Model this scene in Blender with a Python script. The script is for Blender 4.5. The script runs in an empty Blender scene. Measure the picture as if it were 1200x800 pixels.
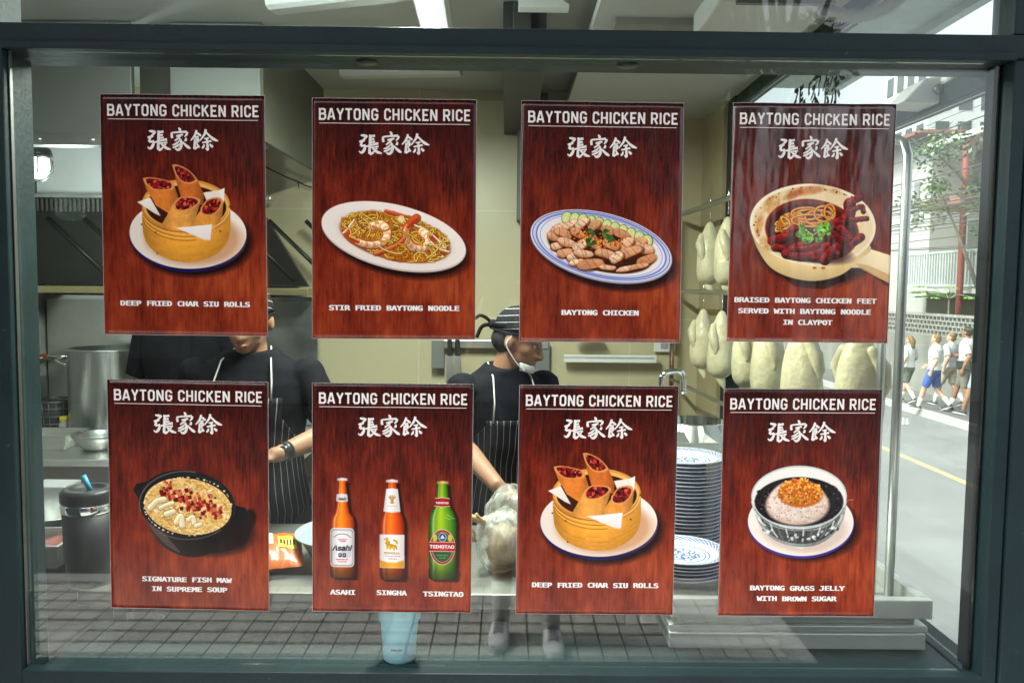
import bpy, bmesh, math, random, os
import numpy as np
from mathutils import Vector, Matrix, Euler
random.seed(7)
R = math.radians
SC = bpy.context.scene
COL = SC.collection

# ------------------------------------------------------------------ camera
F = 930.0
cam_d = bpy.data.cameras.new('camera')
cam = bpy.data.objects.new('camera', cam_d)
COL.objects.link(cam)
CAM_M = Matrix.Rotation(R(-0.37), 4, 'Z') @ Matrix.Rotation(R(90 - 3.87), 4, 'X') @ Matrix.Rotation(R(0.62), 4, 'Z')
CAM_P = Vector((0.0, -1.8, 1.65))
cam.matrix_world = Matrix.Translation(CAM_P) @ CAM_M
cam_d.sensor_width = 36.0
cam_d.lens = F / 1200 * 36
cam_d.clip_start = 0.02
cam_d.clip_end = 600
SC.camera = cam

# ------------------------------------------------------------------ world, sun, exposure
w = bpy.data.worlds.new('World')
SC.world = w
w.use_nodes = True
nt = w.node_tree
sky = nt.nodes.new('ShaderNodeTexSky')
sky.sky_type = 'NISHITA'
sky.sun_disc = False
sky.sun_elevation = R(52)
sky.sun_rotation = R(250)
sky.air_density = 1.0
sky.dust_density = 6.0
sky.ozone_density = 0.6
hs = nt.nodes.new('ShaderNodeHueSaturation')
hs.inputs['Saturation'].default_value = 0.35
nt.links.new(sky.outputs[0], hs.inputs['Color'])
nt.links.new(hs.outputs[0], nt.nodes['Background'].inputs[0])
nt.nodes['Background'].inputs[1].default_value = 0.14
sun_d = bpy.data.lights.new('sun', 'SUN')
sun_d.energy = 1.5
sun_d.angle = R(10)
sun_d.color = (1.0, 0.96, 0.9)
sun = bpy.data.objects.new('sun', sun_d)
COL.objects.link(sun)
_az, _el = R(250), R(52)   # compass direction of the sun, from +Y towards +X
_sd = Vector((math.sin(_az) * math.cos(_el), math.cos(_az) * math.cos(_el), math.sin(_el)))
sun.rotation_euler = (-_sd).to_track_quat('-Z', 'Y').to_euler()
SC.view_settings.view_transform = 'Standard'
SC.view_settings.look = 'None'
SC.view_settings.gamma = 1
SC.view_settings.exposure = 1.85
SC.cycles.max_bounces = 10
SC.cycles.diffuse_bounces = 4
SC.cycles.glossy_bounces = 4
SC.cycles.transparent_max_bounces = 24
SC.cycles.caustics_reflective = False
SC.cycles.caustics_refractive = False
SC.cycles.sample_clamp_indirect = 4.0
SC.cycles.use_denoising = True

def ray(px, py):
    return (CAM_M.to_3x3() @ Vector(((px - 600) / F, -(py - 400) / F, -1)))

def P(px, py, Y):
    """world point seen at photo pixel (px,py) standing at depth Y behind the glass"""
    d = ray(px, py)
    return CAM_P + d * ((Y - CAM_P.y) / d.y)

def PX(px, py, X):
    d = ray(px, py)
    return CAM_P + d * ((X - CAM_P.x) / d.x)

def PZ(px, py, Z):
    d = ray(px, py)
    return CAM_P + d * ((Z - CAM_P.z) / d.z)

# ------------------------------------------------------------------ materials
MATS = {}
def mat(name, color=(.5, .5, .5), rough=.5, metal=0.0, var=.12, scale=8.0, bump=0.0, bscale=60.0,
        stretch=(1, 1, 1), coat=0.0, emit=None, estr=1.0, trans=0.0, ior=1.45, spec=None, sss=0.0):
    if name in MATS:
        return MATS[name]
    m = bpy.data.materials.new(name)
    m.use_nodes = True
    n = m.node_tree.nodes
    l = m.node_tree.links
    b = n['Principled BSDF']
    tc = n.new('ShaderNodeTexCoord')
    mp = n.new('ShaderNodeMapping')
    mp.inputs['Scale'].default_value = stretch
    l.new(tc.outputs['Object'], mp.inputs[0])
    nz = n.new('ShaderNodeTexNoise')
    nz.inputs['Scale'].default_value = scale
    nz.inputs['Detail'].default_value = 6
    nz.inputs['Roughness'].default_value = .6
    l.new(mp.outputs[0], nz.inputs['Vector'])
    rp = n.new('ShaderNodeValToRGB')
    c = color
    rp.color_ramp.elements[0].position = .25
    rp.color_ramp.elements[1].position = .75
    rp.color_ramp.elements[0].color = (*[max(0, x * (1 - var)) for x in c], 1)
    rp.color_ramp.elements[1].color = (*[min(1, x * (1 + var)) for x in c], 1)
    l.new(nz.outputs['Fac'], rp.inputs[0])
    l.new(rp.outputs[0], b.inputs['Base Color'])
    b.inputs['Roughness'].default_value = rough
    if metal < .5:
        mr = n.new('ShaderNodeMapRange')
        mr.inputs['To Min'].default_value = max(.02, rough * .85)
        mr.inputs['To Max'].default_value = min(1, rough * 1.15)
        l.new(nz.outputs['Fac'], mr.inputs[0])
        l.new(mr.outputs[0], b.inputs['Roughness'])
    b.inputs['Metallic'].default_value = metal
    b.inputs['Coat Weight'].default_value = coat
    b.inputs['Transmission Weight'].default_value = trans
    b.inputs['IOR'].default_value = ior
    if sss:
        b.inputs['Subsurface Weight'].default_value = sss
        b.inputs['Subsurface Radius'].default_value = (.02, .008, .004)
    if spec is not None:
        b.inputs['Specular IOR Level'].default_value = spec
    if bump:
        bz = n.new('ShaderNodeTexNoise')
        bz.inputs['Scale'].default_value = bscale
        bz.inputs['Detail'].default_value = 4
        l.new(mp.outputs[0], bz.inputs['Vector'])
        bp = n.new('ShaderNodeBump')
        bp.inputs['Strength'].default_value = bump
        bp.inputs['Distance'].default_value = .01
        l.new(bz.outputs['Fac'], bp.inputs['Height'])
        l.new(bp.outputs[0], b.inputs['Normal'])
    if emit:
        b.inputs['Emission Color'].default_value = (*emit, 1)
        b.inputs['Emission Strength'].default_value = estr
    MATS[name] = m
    return m

def steel(name='stainless steel', c=(.66, .67, .65), rough=.3, stretch=(1, 40, 1), scale=6):
    if name in MATS:
        return MATS[name]
    m = mat(name, c, rough, 1.0, .14, scale, .04, 30, stretch)
    n = m.node_tree.nodes; l = m.node_tree.links
    nz = n.new('ShaderNodeTexNoise'); nz.inputs['Scale'].default_value = 3.5; nz.inputs['Detail'].default_value = 5
    tc = n.new('ShaderNodeTexCoord'); l.new(tc.outputs['Object'], nz.inputs['Vector'])
    mr = n.new('ShaderNodeMapRange')
    mr.inputs['To Min'].default_value = rough * .6; mr.inputs['To Max'].default_value = rough * 1.6
    l.new(nz.outputs['Fac'], mr.inputs[0]); l.new(mr.outputs[0], n['Principled BSDF'].inputs['Roughness'])
    return m

def glass_mat(name, tint=(.93, .97, .95), f0=.04, smudge=.0):
    """architectural glass: clear transmission plus angle-dependent mirror reflection"""
    if name in MATS:
        return MATS[name]
    m = bpy.data.materials.new(name)
    m.use_nodes = True
    n = m.node_tree.nodes; l = m.node_tree.links
    n.remove(n['Principled BSDF'])
    out = n['Material Output']
    tr = n.new('ShaderNodeBsdfTransparent'); tr.inputs[0].default_value = (*tint, 1)
    gl = n.new('ShaderNodeBsdfGlossy'); gl.inputs['Roughness'].default_value = 0.0
    gl.inputs['Color'].default_value = (.95, 1, .98, 1)
    lw = n.new('ShaderNodeLayerWeight')
    pw = n.new('ShaderNodeMath'); pw.operation = 'POWER'; pw.inputs[1].default_value = 5
    l.new(lw.outputs['Facing'], pw.inputs[0])
    mu = n.new('ShaderNodeMath'); mu.operation = 'MULTIPLY_ADD'
    mu.inputs[1].default_value = 1 - f0; mu.inputs[2].default_value = f0
    l.new(pw.outputs[0], mu.inputs[0])
    mx = n.new('ShaderNodeMixShader')
    l.new(mu.outputs[0], mx.inputs[0]); l.new(tr.outputs[0], mx.inputs[1]); l.new(gl.outputs[0], mx.inputs[2])
    last = mx
    nz = n.new('ShaderNodeTexNoise'); nz.inputs['Scale'].default_value = 1.6; nz.inputs['Detail'].default_value = 2
    tc = n.new('ShaderNodeTexCoord'); l.new(tc.outputs['Object'], nz.inputs['Vector'])
    bp = n.new('ShaderNodeBump'); bp.inputs['Strength'].default_value = .004; bp.inputs['Distance'].default_value = .02
    l.new(nz.outputs['Fac'], bp.inputs['Height']); l.new(bp.outputs[0], gl.inputs['Normal'])
    if smudge:
        df = n.new('ShaderNodeBsdfDiffuse'); df.inputs[0].default_value = (.7, .72, .7, 1)
        n2 = n.new('ShaderNodeTexNoise'); n2.inputs['Scale'].default_value = 2.2; n2.inputs['Detail'].default_value = 8
        n2.inputs['Roughness'].default_value = .7
        l.new(tc.outputs['Object'], n2.inputs['Vector'])
        mr = n.new('ShaderNodeMapRange'); mr.inputs['From Min'].default_value = .5; mr.inputs['From Max'].default_value = .8
        mr.inputs['To Min'].default_value = smudge * .35; mr.inputs['To Max'].default_value = smudge * 2
        l.new(n2.outputs['Fac'], mr.inputs[0])
        m2 = n.new('ShaderNodeMixShader')
        l.new(mr.outputs[0], m2.inputs[0]); l.new(mx.outputs[0], m2.inputs[1]); l.new(df.outputs[0], m2.inputs[2])
        last = m2
    l.new(last.outputs[0], out.inputs[0])
    MATS[name] = m
    return m

# ------------------------------------------------------------------ scene tree helpers
def tag(o, label=None, cat=None, group=None, kind=None):
    if label: o['label'] = label
    if cat: o['category'] = cat
    if group: o['group'] = group
    if kind: o['kind'] = kind
    return o

def thing(name, label, cat, loc=(0, 0, 0), rz=0.0, group=None):
    o = bpy.data.objects.new(name, None)
    COL.objects.link(o)
    o.location = loc
    o.rotation_euler = (0, 0, rz)
    o.empty_display_size = .05
    return tag(o, label, cat, group)

def link_mesh(name, me, m, parent=None):
    o = bpy.data.objects.new(name, me)
    COL.objects.link(o)
    if m is not None:
        me.materials.clear()
        me.materials.append(m)
    if parent is not None:
        o.parent = parent
    return o

def copy_tree(o, parent=None):
    c = o.copy()
    COL.objects.link(c)
    if parent is not None:
        c.parent = parent
        c.matrix_parent_inverse = o.matrix_parent_inverse
    for ch in list(o.children):
        copy_tree(ch, c)
    return c

def frames_along(path):
    """parallel-transport frames"""
    pts = [Vector(p) for p in path]
    n = len(pts)
    T = []
    for i in range(n):
        a = pts[max(0, i - 1)]; b = pts[min(n - 1, i + 1)]
        t = (b - a)
        T.append(t.normalized() if t.length > 1e-9 else Vector((0, 0, 1)))
    up = Vector((0, 0, 1)) if abs(T[0].z) < .9 else Vector((0, 1, 0))
    u = T[0].cross(up).normalized()
    out = []
    for i in range(n):
        u = (u - T[i] * u.dot(T[i]))
        u = u.normalized() if u.length > 1e-9 else T[i].orthogonal().normalized()
        out.append((pts[i], u, T[i].cross(u).normalized()))
    return out

class MB:
    def __init__(s):
        s.v = []; s.f = []
    def add(s, v, f):
        o = len(s.v)
        s.v += [tuple(p) for p in v]
        s.f += [tuple(i + o for i in q) for q in f]
        return s
    def box(s, lo, hi, M=None):
        (x0, y0, z0), (x1, y1, z1) = lo, hi
        v = [(x0, y0, z0), (x1, y0, z0), (x1, y1, z0), (x0, y1, z0), (x0, y0, z1), (x1, y0, z1), (x1, y1, z1), (x0, y1, z1)]
        if M is not None: v = [M @ Vector(p) for p in v]
        return s.add(v, [(0, 3, 2, 1), (4, 5, 6, 7), (0, 1, 5, 4), (1, 2, 6, 5), (2, 3, 7, 6), (3, 0, 4, 7)])
    def cbox(s, c, d, M=None):
        return s.box([c[i] - d[i] / 2 for i in range(3)], [c[i] + d[i] / 2 for i in range(3)], M)
    def tube(s, path, r, seg=10, caps=True, flat=1.0, round_caps=False):
        fr = frames_along(path)
        n = len(fr)
        rr = r if isinstance(r, (list, tuple)) else [r] * n
        if round_caps:
            p0, u0, w0 = fr[0]; p1, u1, w1 = fr[-1]
            t0 = (fr[0][0] - fr[1][0]).normalized(); t1 = (fr[-1][0] - fr[-2][0]).normalized()
            pre = []; post = []
            for k in (1, 2, 3):
                a = k / 4 * math.pi / 2
                pre.insert(0, ((p0 + t0 * rr[0] * math.sin(a), u0, w0), rr[0] * math.cos(a)))
                post.append(((p1 + t1 * rr[-1] * math.sin(a), u1, w1), rr[-1] * math.cos(a)))
            fr = [q[0] for q in pre] + fr + [q[0] for q in post]
            rr = [q[1] for q in pre] + list(rr) + [q[1] for q in post]
            n = len(fr)
        v = []; f = []
        for i, (p, u, w_) in enumerate(fr):
            for k in range(seg):
                a = 2 * math.pi * k / seg
                v.append(p + (u * math.cos(a) + w_ * math.sin(a) * flat) * rr[i])
        for i in range(n - 1):
            for k in range(seg):
                k2 = (k + 1) % seg
                f.append((i * seg + k, i * seg + k2, (i + 1) * seg + k2, (i + 1) * seg + k))
        if caps:
            f.append(tuple(reversed(range(seg))))
            f.append(tuple((n - 1) * seg + k for k in range(seg)))
        return s.add(v, f)
    def lathe(s, prof, seg=32, c=(0, 0, 0), M=None, sx=1.0, sy=1.0):
        """prof: (r,z) from bottom/outside on; r=0 ends are closed by tiny fans"""
        v = []; f = []
        for r_, z in prof:
            r_ = max(r_, 1e-5)
            for k in range(seg):
                a = 2 * math.pi * k / seg
                q = Vector((r_ * math.cos(a) * sx, r_ * math.sin(a) * sy, z))
                if M is not None: q = M @ q
                v.append(q + Vector(c))
        for i in range(len(prof) - 1):
            for k in range(seg):
                k2 = (k + 1) % seg
                f.append((i * seg + k, i * seg + k2, (i + 1) * seg + k2, (i + 1) * seg + k))
        return s.add(v, f)
    def ball(s, c, r, M=None, seg=16, rings=10):
        r = r if isinstance(r, (list, tuple)) else (r, r, r)
        v = [];f = []
        for i in range(rings + 1):
            t = math.pi * i / rings
            st = max(math.sin(t), 1e-4)
            for k in range(seg):
                a = 2 * math.pi * k / seg
                q = Vector((r[0] * st * math.cos(a), r[1] * st * math.sin(a), -r[2] * math.cos(t)))
                if M is not None: q = M @ q
                v.append(q + Vector(c))
        for i in range(rings):
            for k in range(seg):
                k2 = (k + 1) % seg
                f.append((i * seg + k, i * seg + k2, (i + 1) * seg + k2, (i + 1) * seg + k))
        return s.add(v, f)
    def loft(s, rings, caps=True):
        """rings: equal-length vertex loops"""
        n = len(rings[0]); v = [p for r_ in rings for p in r_]; f = []
        for i in range(len(rings) - 1):
            for k in range(n):
                k2 = (k + 1) % n
                f.append((i * n + k, i * n + k2, (i + 1) * n + k2, (i + 1) * n + k))
        if caps:
            f.append(tuple(reversed(range(n)))); f.append(tuple((len(rings) - 1) * n + k for k in range(n)))
        return s.add(v, f)
    def prism(s, poly, z0, z1, M=None):
        n = len(poly)
        v = [Vector((x, y, z0)) for x, y in poly] + [Vector((x, y, z1)) for x, y in poly]
        if M is not None: v = [M @ p for p in v]
        f = [tuple(reversed(range(n))), tuple(range(n, 2 * n))]
        for k in range(n):
            f.append((k, (k + 1) % n, n + (k + 1) % n, n + k))
        return s.add(v, f)
    def sheet(s, fn, nu, nv, thick=None):
        """fn(u,v)->point ; optional thickness vector function"""
        v = [fn(i / nu, j / nv) for j in range(nv + 1) for i in range(nu + 1)]
        f = []
        W = nu + 1
        for j in range(nv):
            for i in range(nu):
                f.append((j * W + i, j * W + i + 1, (j + 1) * W + i + 1, (j + 1) * W + i))
        return s.add(v, f)
    def mesh(s, name, smooth=False, fix=True):
        me = bpy.data.meshes.new(name)
        me.from_pydata([tuple(p) for p in s.v], [], s.f)
        if fix:
            bm = bmesh.new(); bm.from_mesh(me)
            bmesh.ops.recalc_face_normals(bm, faces=bm.faces)
            bm.to_mesh(me); bm.free()
        if smooth:
            me.polygons.foreach_set('use_smooth', [True] * len(me.polygons))
        me.update()
        return me
    def build(s, name, m, parent=None, smooth=False, bevel=0.0, solid=0.0, subsurf=0, angle=None):
        me = s.mesh(name, smooth or angle is not None)
        o = link_mesh(name, me, m, parent)
        if solid:
            md = o.modifiers.new('solid', 'SOLIDIFY'); md.thickness = solid; md.offset = 0
        if bevel:
            md = o.modifiers.new('bevel', 'BEVEL'); md.width = bevel; md.segments = 2; md.limit_method = 'ANGLE'
        if subsurf:
            md = o.modifiers.new('sub', 'SUBSURF'); md.levels = subsurf; md.render_levels = subsurf
        if angle is not None:
            me.set_sharp_from_angle(angle=R(angle))
        return o

def remeshed(mb, name, m, parent, voxel=.006, smooth_it=3):
    me = mb.mesh(name)
    o = bpy.data.objects.new(name, me)
    COL.objects.link(o)
    md = o.modifiers.new('r', 'REMESH'); md.mode = 'VOXEL'; md.voxel_size = voxel; md.use_smooth_shade = True
    if smooth_it:
        sm = o.modifiers.new('s', 'SMOOTH'); sm.factor = .5; sm.iterations = smooth_it
    dg = bpy.context.evaluated_depsgraph_get()
    ev = o.evaluated_get(dg)
    me2 = bpy.data.meshes.new_from_object(ev)
    me2.name = name
    bpy.data.objects.remove(o)
    me2.polygons.foreach_set('use_smooth', [True] * len(me2.polygons))
    return link_mesh(name, me2, m, parent)

FONTDIR = os.path.join(bpy.utils.system_resource('DATAFILES'), 'fonts')
_fonts = {}
def font(fn):
    if fn not in _fonts:
        try:
            _fonts[fn] = bpy.data.fonts.load(os.path.join(FONTDIR, fn))
        except Exception:
            _fonts[fn] = None
    return _fonts[fn]

_tx = {}
def text_tris(body, fn='DejaVuSansMono.woff2', bold=0.0, align='CENTER', shear=0.0, spacing=1.0):
    """flat text triangulated: verts (x,y) for size 1, faces"""
    key = (body, fn, bold, align, shear, spacing)
    if key in _tx: return _tx[key]
    cu = bpy.data.curves.new('t', 'FONT')
    cu.body = body; cu.size = 1.0; cu.align_x = align; cu.offset = bold; cu.shear = shear
    cu.space_character = spacing
    cu.resolution_u = 3
    if fn and font(fn): cu.font = font(fn)
    o = bpy.data.objects.new('t', cu); COL.objects.link(o)
    dg = bpy.context.evaluated_depsgraph_get()
    me = bpy.data.meshes.new_from_object(o.evaluated_get(dg))
    v = [(p.co.x, p.co.y) for p in me.vertices]
    f = [tuple(q.vertices) for q in me.polygons]
    bpy.data.objects.remove(o); bpy.data.meshes.remove(me)
    _tx[key] = (v, f)
    return v, f
# ------------------------------------------------------------------ printed pictures (computed here, no files)
def cr(pts, n=8):
    """Catmull-Rom through pts"""
    p = [np.array(q, float) for q in pts]
    p = [2 * p[0] - p[1]] + p + [2 * p[-1] - p[-2]]
    out = []
    for i in range(1, len(p) - 2):
        for t in np.linspace(0, 1, n, endpoint=False):
            a, b, c, d = p[i - 1], p[i], p[i + 1], p[i + 2]
            out.append(.5 * ((2 * b) + (c - a) * t + (2 * a - 5 * b + 4 * c - d) * t * t + (3 * b - a - 3 * c + d) * t ** 3))
    out.append(p[-2])
    return out

def vnoise(h, w, ny, nx, rng):
    g = rng.random((ny + 2, nx + 2))
    y = np.linspace(0, ny, h); x = np.linspace(0, nx, w)
    yi = np.minimum(y.astype(int), ny); xi = np.minimum(x.astype(int), nx)
    fy = (y - yi)[:, None]; fx = (x - xi)[None, :]
    fy = fy * fy * (3 - 2 * fy); fx = fx * fx * (3 - 2 * fx)
    a = g[yi][:, xi]; b = g[yi][:, xi + 1]; c = g[yi + 1][:, xi]; d = g[yi + 1][:, xi + 1]
    return (a * (1 - fx) + b * fx) * (1 - fy) + (c * (1 - fx) + d * fx) * fy

class Pic:
    W = 600
    def __init__(s, quad, seed, sheen=0.0):
        s.q = quad
        s.H = int(s.W * 1.48)
        (ax, ay), (bx, by), (cx, cy), (dx, dy) = quad  # TL TR BR BL
        s.yt = (ay + by) / 2; s.yb = (cy + dy) / 2
        s.lt, s.rt, s.rb, s.lb = ax, bx, cx, dx
        s.k = s.W / ((bx - ax + cx - dx) / 2)
        s.rng = np.random.default_rng(seed)
        r = np.random.default_rng(3)     # every print has the same wood
        H, W = s.H, s.W
        g = .5 * vnoise(H, W, 14, 110, r) + .3 * vnoise(H, W, 40, 260, r) + .2 * vnoise(H, W, 120, 300, r)
        fl = .55 * vnoise(H, W, 9, 13, r) + .3 * vnoise(H, W, 22, 30, r) + .15 * vnoise(H, W, 6, 44, r)
        v = np.linspace(0, 1, H)[:, None]
        t = np.interp(v, [0, .12, .35, .62, .8, 1], [.15, .19, .29, .42, .51, .46])
        val = np.clip(t * (.56 + .84 * fl) + (g - .5) * .26, 0, 1.1)
        val *= .9 + .2 * vnoise(H, W, 3, 4, r)
        pts = np.array([0, .15, .35, .6, .9])
        cols = np.array([(20, 8, 8), (54, 14, 12), (108, 33, 19), (151, 60, 30), (190, 98, 52)]) / 255.
        s.a = np.stack([np.interp(val, pts, cols[:, i]) for i in range(3)], -1)
        # dark pores and dashes in the grain
        for _ in range(60):
            y = r.integers(int(H * .3), H - 20); x = r.integers(4, W - 14); L = r.integers(3, 14)
            s.a[y:y + L, x:x + 2] *= .55
        s.n = .5 * vnoise(H, W, 60, 40, s.rng) + .5 * vnoise(H, W, 200, 140, s.rng)
        s.yy, s.xx = np.mgrid[0:H, 0:W].astype(float)
    def T(s, x, y):
        v = (y - s.yt) / (s.yb - s.yt)
        l = s.lt + (s.lb - s.lt) * v; r = s.rt + (s.rb - s.rt) * v
        return (x - l) / (r - l) * s.W, v * s.H
    def win(s, x0, y0, x1, y1):
        x0 = int(max(0, x0)); y0 = int(max(0, y0)); x1 = int(min(s.W, x1 + 2)); y1 = int(min(s.H, y1 + 2))
        return x0, y0, x1, y1
    def put(s, b, m, col, tex=0.0, mul=False):
        x0, y0, x1, y1 = b
        if x1 <= x0 or y1 <= y0: return
        a = s.a[y0:y1, x0:x1]
        c = np.asarray(col, float)
        if c.ndim == 1: c = c[None, None, :]
        if c.max() > 1.5: c = c / 255.
        if tex: c = c * (1 + tex * 2 * (s.n[y0:y1, x0:x1, None] - .5))
        m = m[..., None]
        if mul: s.a[y0:y1, x0:x1] = a * (1 - m + m * c)
        else: s.a[y0:y1, x0:x1] = a * (1 - m) + c * m
    def ell(s, cx, cy, rx, ry, col, rot=0, soft=.5, tex=0, alpha=1, grad=None, mul=False, clip=None):
        X, Y = s.T(cx, cy); rx *= s.k; ry *= s.k; soft *= s.k
        R_ = max(rx, ry) + soft * 2
        b = s.win(X - R_, Y - R_, X + R_, Y + R_)
        x0, y0, x1, y1 = b
        if x1 <= x0 or y1 <= y0: return
        dx = s.xx[y0:y1, x0:x1] - X; dy = s.yy[y0:y1, x0:x1] - Y
        a = math.radians(rot); u = dx * math.cos(a) + dy * math.sin(a); v = -dx * math.sin(a) + dy * math.cos(a)
        d = np.sqrt((u / rx) ** 2 + (v / ry) ** 2)
        m = np.clip((1 - d) * min(rx, ry) / soft + .5, 0, 1) * alpha
        if clip is not None: m = m * clip[y0:y1, x0:x1]
        c = np.asarray(col, float)
        if c.max() > 1.5: c = c / 255.
        c = np.broadcast_to(c, m.shape + (3,))
        if grad:   # grad=(gx,gy,amount): lighter towards (gx,gy)
            sh = (u / rx * grad[0] + v / ry * grad[1])
            c = np.clip(c * (1 + grad[2] * sh)[..., None], 0, 1)
        s.put(b, m, c, tex, mul)
    def mask_poly(s, pts):
        p = np.array([s.T(*q) for q in pts])
        b = s.win(p[:, 0].min() - 2, p[:, 1].min() - 2, p[:, 0].max() + 2, p[:, 1].max() + 2)
        x0, y0, x1, y1 = b
        if x1 <= x0 or y1 <= y0: return b, None
        X = s.xx[y0:y1, x0:x1]; Y = s.yy[y0:y1, x0:x1]
        ins = np.zeros(X.shape, bool)
        n = len(p)
        for i in range(n):
            xa, ya = p[i]; xb, yb = p[(i + 1) % n]
            if ya == yb: continue
            c = ((ya > Y) != (yb > Y)) & (X < (xb - xa) * (Y - ya) / (yb - ya) + xa)
            ins ^= c
        m = ins.astype(float)
        mp = np.pad(m, 1, mode='edge')
        m = sum(mp[i:i + m.shape[0], j:j + m.shape[1]] for i in range(3) for j in range(3)) / 9
        return b, m
    def poly(s, pts, col, tex=0, alpha=1, mul=False, smooth=False, hgrad=None, vgrad=None):
        if smooth: pts = cr(list(pts) + [pts[0]], 6)
        b, m = s.mask_poly(pts)
        if m is None: return
        x0, y0, x1, y1 = b
        c = np.asarray(col, float)
        if c.max() > 1.5: c = c / 255.
        c = np.broadcast_to(c, m.shape + (3,))
        if hgrad is not None:
            t = np.linspace(0, 1, m.shape[1]); f = np.interp(t, np.linspace(0, 1, len(hgrad)), hgrad)
            c = np.clip(c * f[None, :, None], 0, 1)
        if vgrad is not None:
            t = np.linspace(0, 1, m.shape[0]); f = np.interp(t, np.linspace(0, 1, len(vgrad)), vgrad)
            c = np.clip(c * f[:, None, None], 0, 1)
        s.put(b, m * alpha, c, tex, mul)
    def line(s, pts, wd, col, smooth=True, shade=.35, out=None, tex=0, alpha=1.0, clip=None):
        if smooth and len(pts) > 2: pts = cr(pts, 6)
        p = np.array([s.T(*q) for q in pts]); r = wd * s.k / 2
        ro = r + (out[1] * s.k if out else 0)
        b = s.win(p[:, 0].min() - ro - 2, p[:, 1].min() - ro - 2, p[:, 0].max() + ro + 2, p[:, 1].max() + ro + 2)
        x0, y0, x1, y1 = b
        if x1 <= x0 or y1 <= y0: return
        X = s.xx[y0:y1, x0:x1]; Y = s.yy[y0:y1, x0:x1]
        D = np.full(X.shape, 1e9); S = np.zeros(X.shape)
        for i in range(len(p) - 1):
            ax, ay = p[i]; bx, by = p[i + 1]
            dx, dy = bx - ax, by - ay; L = dx * dx + dy * dy + 1e-9
            t = np.clip(((X - ax) * dx + (Y - ay) * dy) / L, 0, 1)
            ex = X - ax - t * dx; ey = Y - ay - t * dy
            d = np.sqrt(ex * ex + ey * ey)
            m = d < D
            D = np.where(m, d, D); S = np.where(m, ex * .5 + ey, S)
        cl = 1 if clip is None else clip[y0:y1, x0:x1]
        if out: s.put(b, np.clip(ro - D + .5, 0, 1) * .8 * cl * alpha, out[0])
        m = np.clip(r - D + .5, 0, 1) * alpha * cl
        c = np.asarray(col, float)
        if c.max() > 1.5: c = c / 255.
        f = 1 - shade * np.clip(S / max(r, 1), -1, 1)
        s.put(b, m, np.clip(c[None, None] * f[..., None], 0, 1), tex)
    def clip_ell(s, cx, cy, rx, ry, rot=0):
        X, Y = s.T(cx, cy); a = math.radians(rot)
        dx = s.xx - X; dy = s.yy - Y
        u = dx * math.cos(a) + dy * math.sin(a); v = -dx * math.sin(a) + dy * math.cos(a)
        return np.clip((1 - np.sqrt((u / rx / s.k) ** 2 + (v / ry / s.k) ** 2)) * min(rx, ry) * s.k + .5, 0, 1)
    def clip_poly(s, pts):
        b, m = s.mask_poly(pts)
        o = np.zeros((s.H, s.W)); o[b[1]:b[3], b[0]:b[2]] = m
        return o
    def shadow(s, cx, cy, rx, ry, rot=0, soft=5, a=.85):
        s.ell(cx, cy, rx, ry, (.06, .02, .02), rot, soft, alpha=a)
    def image(s, name):
        im = bpy.data.images.new(name, s.W, s.H, alpha=False)
        px = np.ones((s.H, s.W, 4), np.float32)
        px[..., :3] = np.clip(s.a[::-1], 0, 1)
        im.pixels.foreach_set(px.ravel())
        im.update()
        im.pack()
        return im

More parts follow.
